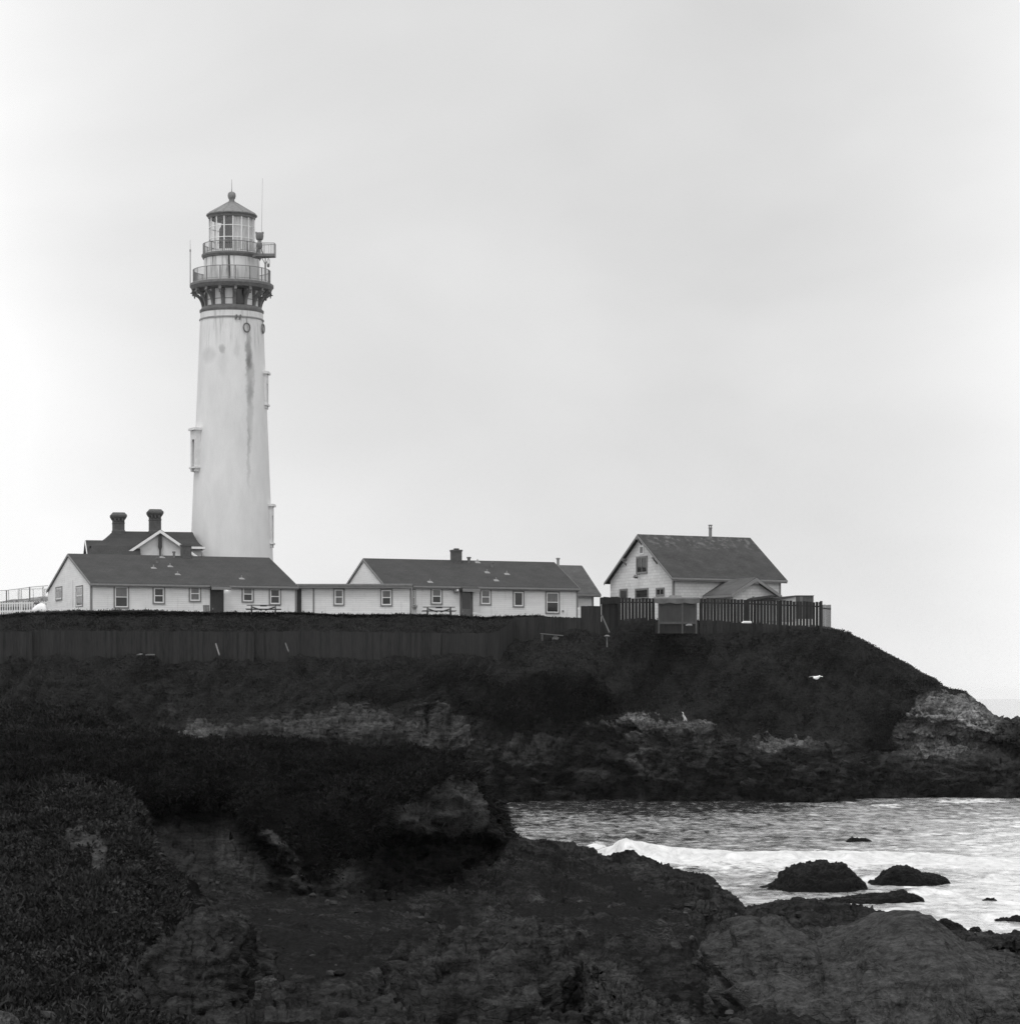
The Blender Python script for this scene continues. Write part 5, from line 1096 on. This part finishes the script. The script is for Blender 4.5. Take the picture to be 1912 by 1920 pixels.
b.build('floodlight', M['iron_dark'], h1.root)
slh = (hrh - hwh) / (Dh / 2)
for px, py in ((1174, 1049), (1232, 1051), (1203, 1017)):
    yk, zk_ = h1.hit(px, py, 'x', 0); zz = min(hwh + slh * yk, hwh + slh * (Dh - yk)); b = MB()
    b.box(-.5, .01, yk - .06, yk + .06, zz - .2, zz - .05); b.beam((-.42, yk, zz - .15), (.0, yk, zz - .6), .09); b.build('knee_brace', M['trim'], h1.root)
cx_, cy_, cz_ = roof_pt(h1, Dh, hwh, hrh, 1331.5, 1010); ct = h1.hit(1331, 984, 'y', cy_)[1]
b = MB(); b.tube((cx_, cy_, cz_ - .3), (cx_, cy_, ct - .28), .13, n=12); b.tube((cx_, cy_, ct - .1), (cx_, cy_, ct), .17, n=12); b.tube((cx_, cy_, ct - .3), (cx_, cy_, ct - .22), .16, n=12)
for k in range(4): b.beam((cx_ + .11 * math.cos(k * 1.57), cy_ + .11 * math.sin(k * 1.57), ct - .28), (cx_ + .11 * math.cos(k * 1.57), cy_ + .11 * math.sin(k * 1.57), ct - .06), .03)
b.build('stovepipe', M['iron'], h1.root)
# gabled porch
pa = 4.4; pxl, _ = h1.hit(1369, 1115, 'y', -pa + .3); pxr, _ = h1.hit(1459, 1115, 'y', -pa + .3)
pm, pza = h1.hit(1414.5, 1086, 'y', -pa); _, pze = h1.hit(1369, 1116, 'y', -pa + .3); pw = (pxr - pxl) / 2; ps = (pza - pze) / pw; pm = (pxl + pxr) / 2
b = MB(); b.prism([(pxl + .35, -1), (pxr - .35, -1), (pxr - .35, pze + .35 * ps - .05), (pm, pza - .05), (pxl + .35, pze + .35 * ps - .05)], 'y', -pa + .5, .05); pw_ = b.build('porch_wall', M['shingles'], h1.root)
b = MB(); b.prism([(pxl - .1, pze - .1 * ps), (pm, pza), (pxr + .1, pze - .1 * ps), (pxr + .1, pze - .1 * ps + .14), (pm, pza + .16), (pxl - .1, pze - .1 * ps + .14)], 'y', -pa, -.004); b.build('porch_roof', M['roof_wing'], h1.root)
b = MB(); b.prism([(pxl - .12, pze - .1 * ps - .14), (pm, pza - .16), (pxr + .12, pze - .1 * ps - .14), (pxr + .12, pze - .1 * ps + .1), (pm, pza + .1), (pxl - .12, pze - .1 * ps + .1)], 'y', -pa - .06, -pa - .004); b.box(pxl - .16, pxl - .104, -pa, -.1, pze - .1 * ps - .1, pze - .1 * ps + .1)
b.prism([(pm - .5, pza - .55 * ps - .02), (pm + .5, pza - .55 * ps - .02), (pm, pza - .17)], 'y', -pa - .02, -pa + .03); b.build('fascia', M['trim'], h1.root)
b = MB(); b.box(pm - .08, pm + .08, -pa + .44, -pa + .502, pze - .5, pze - .05); b.build('vent', M['trim'], h1.root)
# ------------------------------------------------------------------ fences
def board_fence(name, label, pts, group=None, bw=.15, gap=.006, th=.03, mat='fence', jit=.03, sink=.5, points=False, rails=True, parts=('boards', 'rails', 'post')):
    """pts: (px, Y, top_py, bottom_py) along the fence, each joined by a straight run"""
    W_ = [(P(p, t, Y), P(p, b_, Y)) for p, Y, t, b_ in pts]; o0 = Vector((W_[0][0].x, W_[0][0].y, W_[0][1].z))
    root = thing(name, label, 'fence', o0, 0, group); bm, rm = MB(), MB(); posts = []
    rg = random.Random(len(pts) * 7 + int(pts[0][0]))
    for (t0, b0), (t1, b1) in zip(W_[:-1], W_[1:]):
        run = Vector((t1.x - t0.x, t1.y - t0.y, 0)); ln = run.length; d = run.normalized(); nrm = Vector((d.y, -d.x, 0))
        n = max(1, int(ln / (bw + gap))); st = ln / n
        for k in range(n):
            s0, s1 = k * st, k * st + st - gap; f = (s0 + s1) / 2 / ln
            zt = t0.z + (t1.z - t0.z) * f + rg.uniform(-jit, jit); zb = b0.z + (b1.z - b0.z) * f - sink
            a = Vector((t0.x, t0.y, 0)) + d * s0 - Vector((o0.x, o0.y, 0)); c = Vector((t0.x, t0.y, 0)) + d * s1 - Vector((o0.x, o0.y, 0))
            lean = rg.uniform(-.015, .015); n0, n1 = nrm * (lean * .3), nrm * (th + lean * .3)
            zb -= o0.z; zt -= o0.z
            if points:
                m_ = (a + c) / 2; q = min(.08, (zt - zb) * .1)
                vs = [(*(p + o).xy, z) for o in (n0, n1) for p, z in ((a, zb), (c, zb), (c, zt - q), (m_, zt), (a, zt - q))]
                bm.add(vs, [(0, 1, 2, 3, 4), (9, 8, 7, 6, 5)] + [(i, i + 5, (i + 1) % 5 + 5, (i + 1) % 5) for i in range(5)])
            else:
                vs = [(*(p + o).xy, z) for o in (n0, n1) for p, z in ((a, zb), (c, zb), (c, zt), (a, zt))]
                bm.add(vs, [(0, 1, 2, 3), (7, 6, 5, 4)] + [(i, i + 4, (i + 1) % 4 + 4, (i + 1) % 4) for i in range(4)])
        if rails:
            for f in (.14, .8):
                A = Vector((t0.x, t0.y, t0.z + (b0.z - t0.z) * f)) - o0 - nrm * .03; B = Vector((t1.x, t1.y, t1.z + (b1.z - t1.z) * f)) - o0 - nrm * .03
                rm.beam(A, B, .045, .1)
        for k in range(int(ln / 2.4) + 1):
            f = min(1, k * 2.4 / ln); c = t0.lerp(t1, f) - o0 - nrm * .09; zb = (b0.z + (b1.z - b0.z) * f) - o0.z - sink
            posts.append((c, zb))
    bm.build(parts[0], M[mat], root)
    if rails: rm.build(parts[1], M[mat], root)
    for c, zb in posts[:100]:
        b = MB(); b.box(c.x - .05, c.x + .05, c.y - .05, c.y + .05, zb, c.z - .02); b.build(parts[2], M[mat], root)
    return root
board_fence('board_fence', 'long low weathered board fence running along the bluff below the cottages', [(-330, 192.5, 1184, 1232), (60, 192.4, 1184, 1232), (62, 192.7, 1182, 1232), (250, 192.5, 1183.5, 1232), (476, 192.4, 1185, 1232), (478, 192.7, 1186.5, 1231), (560, 192.5, 1183.5, 1231), (826, 192.6, 1186.5, 1232), (828, 192.8, 1188, 1232), (915, 193.0, 1187, 1232), (934, 193.6, 1183, 1228), (953, 198.0, 1170, 1212), (964, 200.2, 1159, 1206)], bw=.2, jit=.045)
board_fence('board_fence', 'short board fence climbing behind the slope bench to the tall corner section', [(964, 200.3, 1157, 1206), (1090, 200.4, 1158, 1202)], bw=.2)
board_fence('board_fence', 'taller board fence section between the long cottage and the picket fence', [(1090.5, 200.3, 1136, 1200), (1127, 200.6, 1136, 1196)], bw=.2)
board_fence('board_fence', 'dark solid fence corner where the gapped picket fence begins', [(1127.5, 200.5, 1120, 1192), (1158, 202.2, 1119, 1180)], bw=.22, mat='fence_dark')
b = MB(); A, B = P(1127, 1120.5, 200.3), P(1160, 1119.5, 201.9); b.beam(A - A, B - A, .16, .5); o = b.build('fence_cap', M['fence_dark'], None); o.location = A + Vector((0, 0, -.25)); o.parent = bpy.data.objects['board_fence.003']; o.location = A + Vector((0, 0, -.25)) - o.parent.location
pf_ = board_fence('picket_fence', 'dark gapped picket fence round the yard of the shingled house', [(1158, 202.3, 1121, 1180), (1228, 202.3, 1122, 1178)], bw=.222, gap=.03, mat='fence_dark', points=False, jit=.04)
pf2 = board_fence('picket_fence', 'long dark gapped picket fence right of the tarp-covered bin', [(1312, 201.6, 1122, 1180), (1400, 201.1, 1124, 1181), (1541, 200.3, 1129, 1190)], bw=.212, gap=.03, mat='fence_dark', jit=.04)
b = MB(); p_ = P(1539, 1127, 200.2) - pf2.location; b.box(p_.x - .09, p_.x + .09, p_.y - .15, p_.y + .03, p_.z - 2.9, p_.z); b.build('post', M['fence_dark'], pf2)
pf3 = board_fence('picket_fence', 'narrow-slatted fence return seen against the sky at the cliff edge', [(1543, 200.7, 1133.5, 1186), (1558, 201.4, 1134.5, 1188)], bw=.07, gap=.065, mat='wood', jit=.02, sink=.2)
board_fence('white_fence', 'low white picket fence along the top of the plant-covered berm', [(-60, 199.6, 1146, 1166), (60, 199.6, 1142.5, 1160), (168, 199.7, 1137, 1156)], bw=.085, gap=.07, mat='plain_white', points=True, jit=.005, th=.02)
board_fence('white_fence', 'second white picket fence behind the white tarp', [(-60, 206, 1131, 1150), (40, 206, 1128, 1150), (92, 206.4, 1126, 1150)], bw=.09, gap=.09, mat='plain_white', points=True, jit=.005, th=.02)

# chain-link fence: pipes and mesh wire
def chain_fence():
    pts = [(-40, 1112), (0, 1107.5), (12, 1107), (36, 1104), (56, 1101), (90, 1098)]
    Yc = 218.0; o0 = P(0, 1135, Yc); root = thing('chain_fence', 'thin pipe-framed wire fence beyond the white pickets at far left', 'fence', o0)
    b = MB()
    for (a, ya), (c, yc) in zip(pts[:-1], pts[1:]): b.tube(P(a, ya, Yc) - o0, P(c, yc, Yc) - o0, .025, n=6); b.tube(P(a, ya + 21 + (a - 40) * -.03, Yc) - o0, P(c, yc + 21 + (c - 40) * -.03, Yc) - o0, .02, n=6)
    for s in (0, 1):
        x0, x1 = (39, 80) if s == 0 else (84, 100); b.tube(P(x0, 1105, Yc - .2) - o0, P(x1, 1104, Yc - .2) - o0, .02, n=6)
    b.build('rails', M['rail'], root)
    for px, t, bt, r in ((12, 1107, 1132, .05), (16, 1107, 1132, .025), (34, 1104, 1130, .03), (37, 1104, 1130, .025), (40, 1105, 1128, .025), (55.5, 1100.5, 1128, .055), (62, 1104, 1126, .02), (80.5, 1100, 1124, .04), (84, 1104, 1124, .03)):
        q = MB(); q.tube(P(px, t, Yc) - o0, P(px + (1 if r < .03 else .3), bt + 8, Yc) - o0, r, n=7); q.build('post', M['iron'] if r > .045 else M['rail'], root)
    b = MB()
    for k in range(60):
        px = -40 + k * 2.2; t = np.interp(px, [p[0] for p in pts], [p[1] for p in pts])
        b.tube(P(px, t, Yc + .02) - o0, P(px + 2.2 * 4, t + 20, Yc + .02) - o0, .004, n=3); b.tube(P(px + 8.8, t, Yc + .02) - o0, P(px, t + 20, Yc + .02) - o0, .004, n=3)
    b.build('wire_mesh', M['rail'], root)
chain_fence()
# earth bank behind the far-left fences
bk = loft([('py', [(-420, 221, 1140), (0, 221, 1138), (170, 221, 1138)]), ('py', [(-420, 226, 1136), (0, 226, 1130), (40, 226, 1126), (90, 226, 1121), (170, 226, 1119)]), ('z', [(-420, 250, 13.6), (170, 250, 13.9)])], -420, 170, 120, [16, 12], 3)
bkn = grid_normals(bk); bk = bk + bkn * (0.15 * fbm(bk / 1.2, 3, 201))[..., None]; zz_ = np.zeros(bk.shape[:2])
tag(mesh_np('terrain', bk, grid_faces(*bk.shape[:2]), M['headland'], attrs={'rock': zz_ + 1, 'pale': zz_ + .8}), kind='structure')

# ------------------------------------------------------------------ small things by the houses
def tarp_heap():
    c = P(75, 1141, 202.5); n, m_ = 40, 24; U, V = np.meshgrid(np.linspace(-1, 1, n), np.linspace(-1, 1, m_))
    r2 = np.clip(1 - np.abs(U) ** 2.6, 0, 1) ** .6 * np.clip(1 - np.abs(V) ** 2.4, 0, 1) ** .6
    gd = np.stack([U * .56, V * .45, (.52 + .14 * U) * r2 + .04 * fbm(np.stack([U * 3, V * 3, U * 0], -1), 3, 210) - .1], -1)
    o = mesh_np('tarp', gd, grid_faces(m_, n), M['plain_white']); o.location = c + Vector((0, 0, -.05)); tag(o, 'white sheet draped over a low heap between the white picket fences', 'tarp')
tarp_heap()
b = MB(); c = P(69, 1131, 203.6); b.tube((-.22, 0, 0), (.22, 0, .02), .09, n=10); b.tube((0, 0, -.35), (0, 0, 0), .05); o = b.build('mailbox', M['iron_dark'], None); o.location = c; tag(o, 'small dark rounded box on a post behind the white sheet', 'box')

def picnic_table(px, py, Y, wpx, label, rot):
    """table with benches and crossed legs"""
    root = thing('picnic_table', label, 'picnic table', P(px, py, Y), R(rot), 'picnic tables in front of the cottages')
    Lt = wpx * Y / FPX; hh = Lt / 2
    b = MB()
    for k in range(5): b.box(-hh, hh, -.36 + k * .146, -.36 + k * .146 + .138, .70, .74)
    b.build('tabletop', M['wood'], root)
    for s in (-1, 1):
        b = MB(); b.box(-hh - .08, hh + .08, s * .72 - .14, s * .72 + .14, .40, .44); b.build('bench', M['trim_dark'], root)
        b = MB(); x = s * hh * .72
        b.beam((x, -.3, .7), (x, -.72, 0), .09, .1); b.beam((x, .3, .7), (x, .72, 0), .09, .1); b.box(x - .045, x + .045, -.85, .85, .32, .395); b.box(x - .045, x + .045, -.36, .36, .6, .695)
        b.build('leg', M['trim_dark'], root)
        b = MB(); b.beam((x, 0, .6), (s * .12, 0, .34), .07, .09); b.build('brace', M['trim_dark'], root)
    b = MB(); b.box(-.25, .25, -.05, .05, .64, .695); b.build('cleat', M['trim_dark'], root)
picnic_table(494, 1153, 200.4, 62, 'dark picnic table by the lit door of the left cottage', 4)
picnic_table(823, 1156, 206.2, 60, 'dark picnic table under a window of the right cottage', 4)
b = MB(); c = P(387, 1150, 200.3)
for k in range(4): b.box(-.24 + k * .122, -.13 + k * .122, -.04, -.02, .02, .62)
b.box(-.25, .25, -.02, .02, .5, .58); b.box(-.25, .25, -.02, .02, .08, .16); o = b.build('slatted_panel', M['wood_pale'], None); o.location = c; o.rotation_euler = (R(-8), 0, R(22)); tag(o, 'small grey slatted panel leaning on the wall left of the dark doorway', 'panel')
def pot_plant():
    root = thing('potted_plant', 'pale potted plant against the corner of the flat-roofed link', 'plant', P(777, 1151, 205.6)); b = MB(); b.lathe([(.02, 0), (.14, 0), (.2, .3), (.22, .32), (.18, .32), (.17, .28), (.02, .28)], 14); b.build('pot', M['plaster'], root, True)
    b = MB(); rg = random.Random(4)
    for k in range(40):
        a = rg.uniform(0, 6.28); l = rg.uniform(.2, .5); d = Vector((math.cos(a) * .5, math.sin(a) * .4, 1)).normalized(); s = d.cross(Vector((0, 1, .2))).normalized() * .035; p = Vector((math.cos(a) * .07, math.sin(a) * .07, .27))
        b.add([p, p + d * l * .5 + s, p + d * l, p + d * l * .5 - s], [(0, 1, 2, 3)])
    b.build('leaves', leaf_mat('pale pot leaves', .15, .35), root, fix=False)
pot_plant()
b = MB(); c = P(895, 1157, 206.5); b.box(-.3, .3, -.2, .2, 0, .2); b.prism([(-.32, .2), (.34, .1), (.34, .14), (-.3, .32)], 'y', -.24, .24); o = b.build('box', M['plain_white'], None); o.location = c + Vector((0, 0, .05)); o.rotation_euler = (0, 0, R(10)); tag(o, 'small white lidded box beside the grey cottage door', 'box')
b = MB(); A = P(1083, 1139, 205.2)
for k in range(5): b.box(k * .1, k * .1 + .06, -.02, 0, -1.0, .0 + .03 * (k % 2))
b.box(-.02, .5, 0, .03, -.14, -.06); b.box(-.02, .5, 0, .03, -.7, -.62); o = b.build('white_gate', M['plain_white'], None); o.location = A; tag(o, 'little white slatted gate at the right corner of the long cottage', 'gate')

# tarp-covered bin among the pickets
def bin_shed():
    root = thing('storage_bin', 'plywood bin under a sagging grey tarp set in the picket fence', 'bin', P(1270, 1178, 201.4)); S = 201.4 / FPX
    X = lambda px: (px - 1270) * S; Zz = lambda py: (1178 - py) * S
    b = MB(); b.box(X(1236), X(1304), 0, 1.6, Zz(1166.5), Zz(1126)); b.build('panel', M['plywood'], root)
    b = MB(); b.box(X(1229), X(1310), .02, 1.5, -.4, Zz(1166.7)); b.build('skirt', M['fence_dark'], root)
    b = MB()
    for px in (1235, 1279, 1305): b.box(X(px) - .06, X(px) + .06, -.08, -.004, -.4, Zz(1124))
    b.box(X(1234), X(1306), -.09, -.082, Zz(1170), Zz(1166)); b.build('frame', M['wood'], root)
    n, m_ = 60, 26; U, V = np.meshgrid(np.linspace(0, 1, n), np.linspace(0, 1, m_))
    px = 1226 + U * 86; drop = np.clip((0.35 - V) / .35, 0, 1)
    sag = .1 * np.abs(np.sin(U * np.pi * 3)) * drop
    zt = Zz(1121.5) - drop * (.34 + sag) + .03 * fbm(np.stack([U * 6, V * 3, U * 0], -1), 3, 220) * (1 - drop * .3)
    y = np.where(V < .35, -.14 - .05 * np.sin(U * np.pi * 6) * drop, -.14 + (V - .35) / .65 * 1.95)
    gd = np.stack([(px - 1270) * S, y, zt + np.where(V > .35, (V - .35) * .22, 0)], -1)
    t = mesh_np('tarp', gd, grid_faces(m_, n), M['tarp'], root)
bin_shed()
b = MB(); c = P(1268, 1122.2, 202.2); b.prism([(-.5, 0), (.45, -.02), (.34, .2), (-.5, .24), (-.58, .14)], 'y', -.3, .3); o = b.build('box', M['rail'], None); o.location = c; tag(o, 'flat grey box lying on top of the tarp-covered bin', 'box')
def lean_to():
    root = thing('lean_to', 'low lean-to with sloping boards behind the right end of the picket fence', 'shed', P(1450, 1160, 205.0)); S = 205.0 / FPX
    X = lambda px: (px - 1450) * S; Zz = lambda py: (1160 - py) * S
    b = MB(); b.prism([(X(1404), Zz(1128)), (X(1404), Zz(1122)), (X(1451), Zz(1115.5)), (X(1451), Zz(1119))], 'y', -.8, 1.2); b.build('roof_board', M['trim_dark'], root)
    b = MB(); b.prism([(X(1412), Zz(1126)), (X(1446), Zz(1121.2)), (X(1491), Zz(1116.8)), (X(1491), Zz(1118.6)), (X(1447), Zz(1126.5))], 'y', -.5, 1.6); b.build('roof', M['roof_wing'], root)
    b = MB(); b.prism([(X(1420), Zz(1165)), (X(1491), Zz(1165)), (X(1491), Zz(1119)), (X(1447), Zz(1127)), (X(1420), Zz(1131))], 'y', -.2, 1.4); b.build('wall', M['plaster'], root)
lean_to()
def crate():
    root = thing('crate', 'dark square box with pale posts standing above the fence by the cliff edge', 'box', P(1508, 1160, 206.0)); S = 206.0 / FPX
    X = lambda px: (px - 1508) * S; Zz = lambda py: (1160 - py) * S
    b = MB(); b.box(X(1492), X(1525), 0, 1.2, 0, Zz(1117.5)); b.box(X(1491), X(1526), -.05, 1.25, Zz(1117.4), Zz(1116.4)); b.build('body', M['wood'], root)
    b = MB(); b.box(X(1499.5), X(1504.5), -.06, -.004, 0, Zz(1118.5)); b.build('post', M['wood_pale'], root)
crate()
for nm, lab, cat, px, py, Y, sx, sz, mt, rz in (('plank', 'white board lying in the grass at the foot of the picket fence', 'board', 1400, 1171, 199.6, .66, .11, 'plain_white', 6), ('block', 'grey block in the grass below the tarp-covered bin', 'block', 1292, 1176, 199.8, .4, .1, 'trim', 4),
                                          ('plank', 'pale plank lying on the bank below the low board fence', 'board', 282, 1232, 191.2, .62, .07, 'wood', 2), ('plank', 'slanting pale plank beside another on the bank below the low fence', 'board', 262, 1231, 190.9, .34, .06, 'wood_pale', -28)):
    b = MB(); w = sx / 2; b.prism([(-w, 0), (w, 0), (w, sz), (-w + .1, sz), (-w - .06, .02)], 'y', -.14, .14); o = b.build(nm, M[mt], None); o.location = P(px, py, Y) + Vector((0, 0, .12)); o.rotation_euler = (R(12), 0, R(rz)); tag(o, lab, cat)
def prop(label, p0, p1, mat, w=.09, name='fence_prop'):
    A, B = P(*p0), P(*p1); b = MB(); d = B - A; b.beam((0, 0, 0), d, w, w * .8); b.beam(-d.normalized() * .03, d.normalized() * .05, w * 1.08); o = b.build(name, M[mat], None); o.location = A; tag(o, label, 'prop')
prop('pale leaning prop against the middle of the low board fence', (411, 1228, 190.6), (404.5, 1207, 192.1), 'wood_pale')
prop('grey leaning prop further right along the low board fence', (541, 1222, 191.0), (535, 1206, 192.2), 'wood')
prop('thin diagonal prop against the tall dark fence corner', (1142, 1186, 198.6), (1128, 1154, 200.3), 'wood', .1)
def bench():
    root = thing('bench', 'weathered plank bench on the slope below the board fence', 'bench', P(1033, 1206, 199.0), R(-4)); S = 199 / FPX
    b = MB(); b.beam((-.8, 0, .72), (.9, 0, .56), .32, .06); b.build('seat', M['wood_pale'], root)
    for x, z, w in ((-.66, .68, .14), (.32, .6, .3)):
        b = MB(); b.box(x - w / 2, x + w / 2, -.12, .12, -.3, z - .03); b.build('leg', M['wood'], root)
    b = MB(); b.box(.1, .6, -.2, -.125, .02, .42); b.build('panel', M['wood_pale'], root)
bench()
b = MB(); c = P(1138, 1206, 198.4); b.tube((0, 0, -.3), (-.02, 0, .5), .05, .045, 8); b.lathe([(.02, .46), (.12, .44), (.2, .47), (.22, .53), (.12, .6), (.02, .62)], 12); o = b.build('garden_lamp', M['wood_pale'], None, True); o.location = c; tag(o, 'small pale mushroom-shaped post on the slope right of the bench', 'post')

# ------------------------------------------------------------------ gulls
def gull_body(b, sc, tilt=0.0):
    rings = []
    for x, r, z in ((-.34, .02, .0), (-.26, .055, .0), (-.12, .105, .0), (.02, .12, .0), (.14, .10, .03), (.2, .065, .08), (.245, .062, .11), (.29, .055, .115), (.32, .03, .11), (.35, .014, .10), (.40, .006, .09)):
        c, s = math.cos(tilt), math.sin(tilt); rings.append([((x * c - z * s) * sc, r * math.cos(t) * sc, (x * s + z * c + r * math.sin(t)) * sc) for t in np.linspace(0, 2 * math.pi, 11)[:-1]])
    n = 10; vs = [p for r in rings for p in r]
    b.add(vs, [tuple(range(n))[::-1], tuple(range(len(vs) - n, len(vs)))] + [(i * n + j, i * n + (j + 1) % n, (i + 1) * n + (j + 1) % n, (i + 1) * n + j) for i in range(len(rings) - 1) for j in range(n)])
def gull_standing():
    root = thing('seagull', 'white gull standing upright on the pale rock ledge below the slope', 'bird', P(1282.5, 1351, 190.8), R(200))
    b = MB(); gull_body(b, 1.05, R(52)); b.v = [(x, y, z + .22) for x, y, z in b.v]
    for s in (-1, 1): b.tube((0, s * .04, .16), (.02, s * .045, -.04), .012, n=6)
    b.build('body', M['feather'], root, True)
    for s in (-1, 1):
        b = MB(); b.prism([(.12, .42), (.02, .36), (-.2, .05), (-.26, .0), (-.1, .12), (.08, .26)], 'y', s * .10 - .012, s * .10 + .012); b.build('wing', M['feather_grey'], root)
gull_standing()
def gull_flying():
    root = thing('seagull', 'white gull flying low in front of the headland slope with wings spread', 'bird', P(1531, 1271, 178.0), R(40))
    b = MB(); gull_body(b, 1.0, 0); b.build('body', M['feather'], root, True)
    for s in (-1, 1):
        b = MB(); sp = [(0.05, .08, .02, .20), (.05, .22, .075, .19), (.04, .36, .10, .17), (-.02, .50, .085, .12), (-.1, .62, .05, .03)]
        vs = []
        for x, y, z, ch in sp: vs += [(x + ch * .5, s * y, z + .012), (x - ch * .6, s * y, z + .004), (x - ch * .6, s * y, z - .004), (x + ch * .5, s * y, z - .012)]
        fs = [(4 * i + j, 4 * i + (j + 1) % 4, 4 * i + 4 + (j + 1) % 4, 4 * i + 4 + j) for i in range(4) for j in range(4)] + [(3, 2, 1, 0), (16, 17, 18, 19)]
        b.add(vs, fs).build('wing', M['feather'], root)
gull_flying()
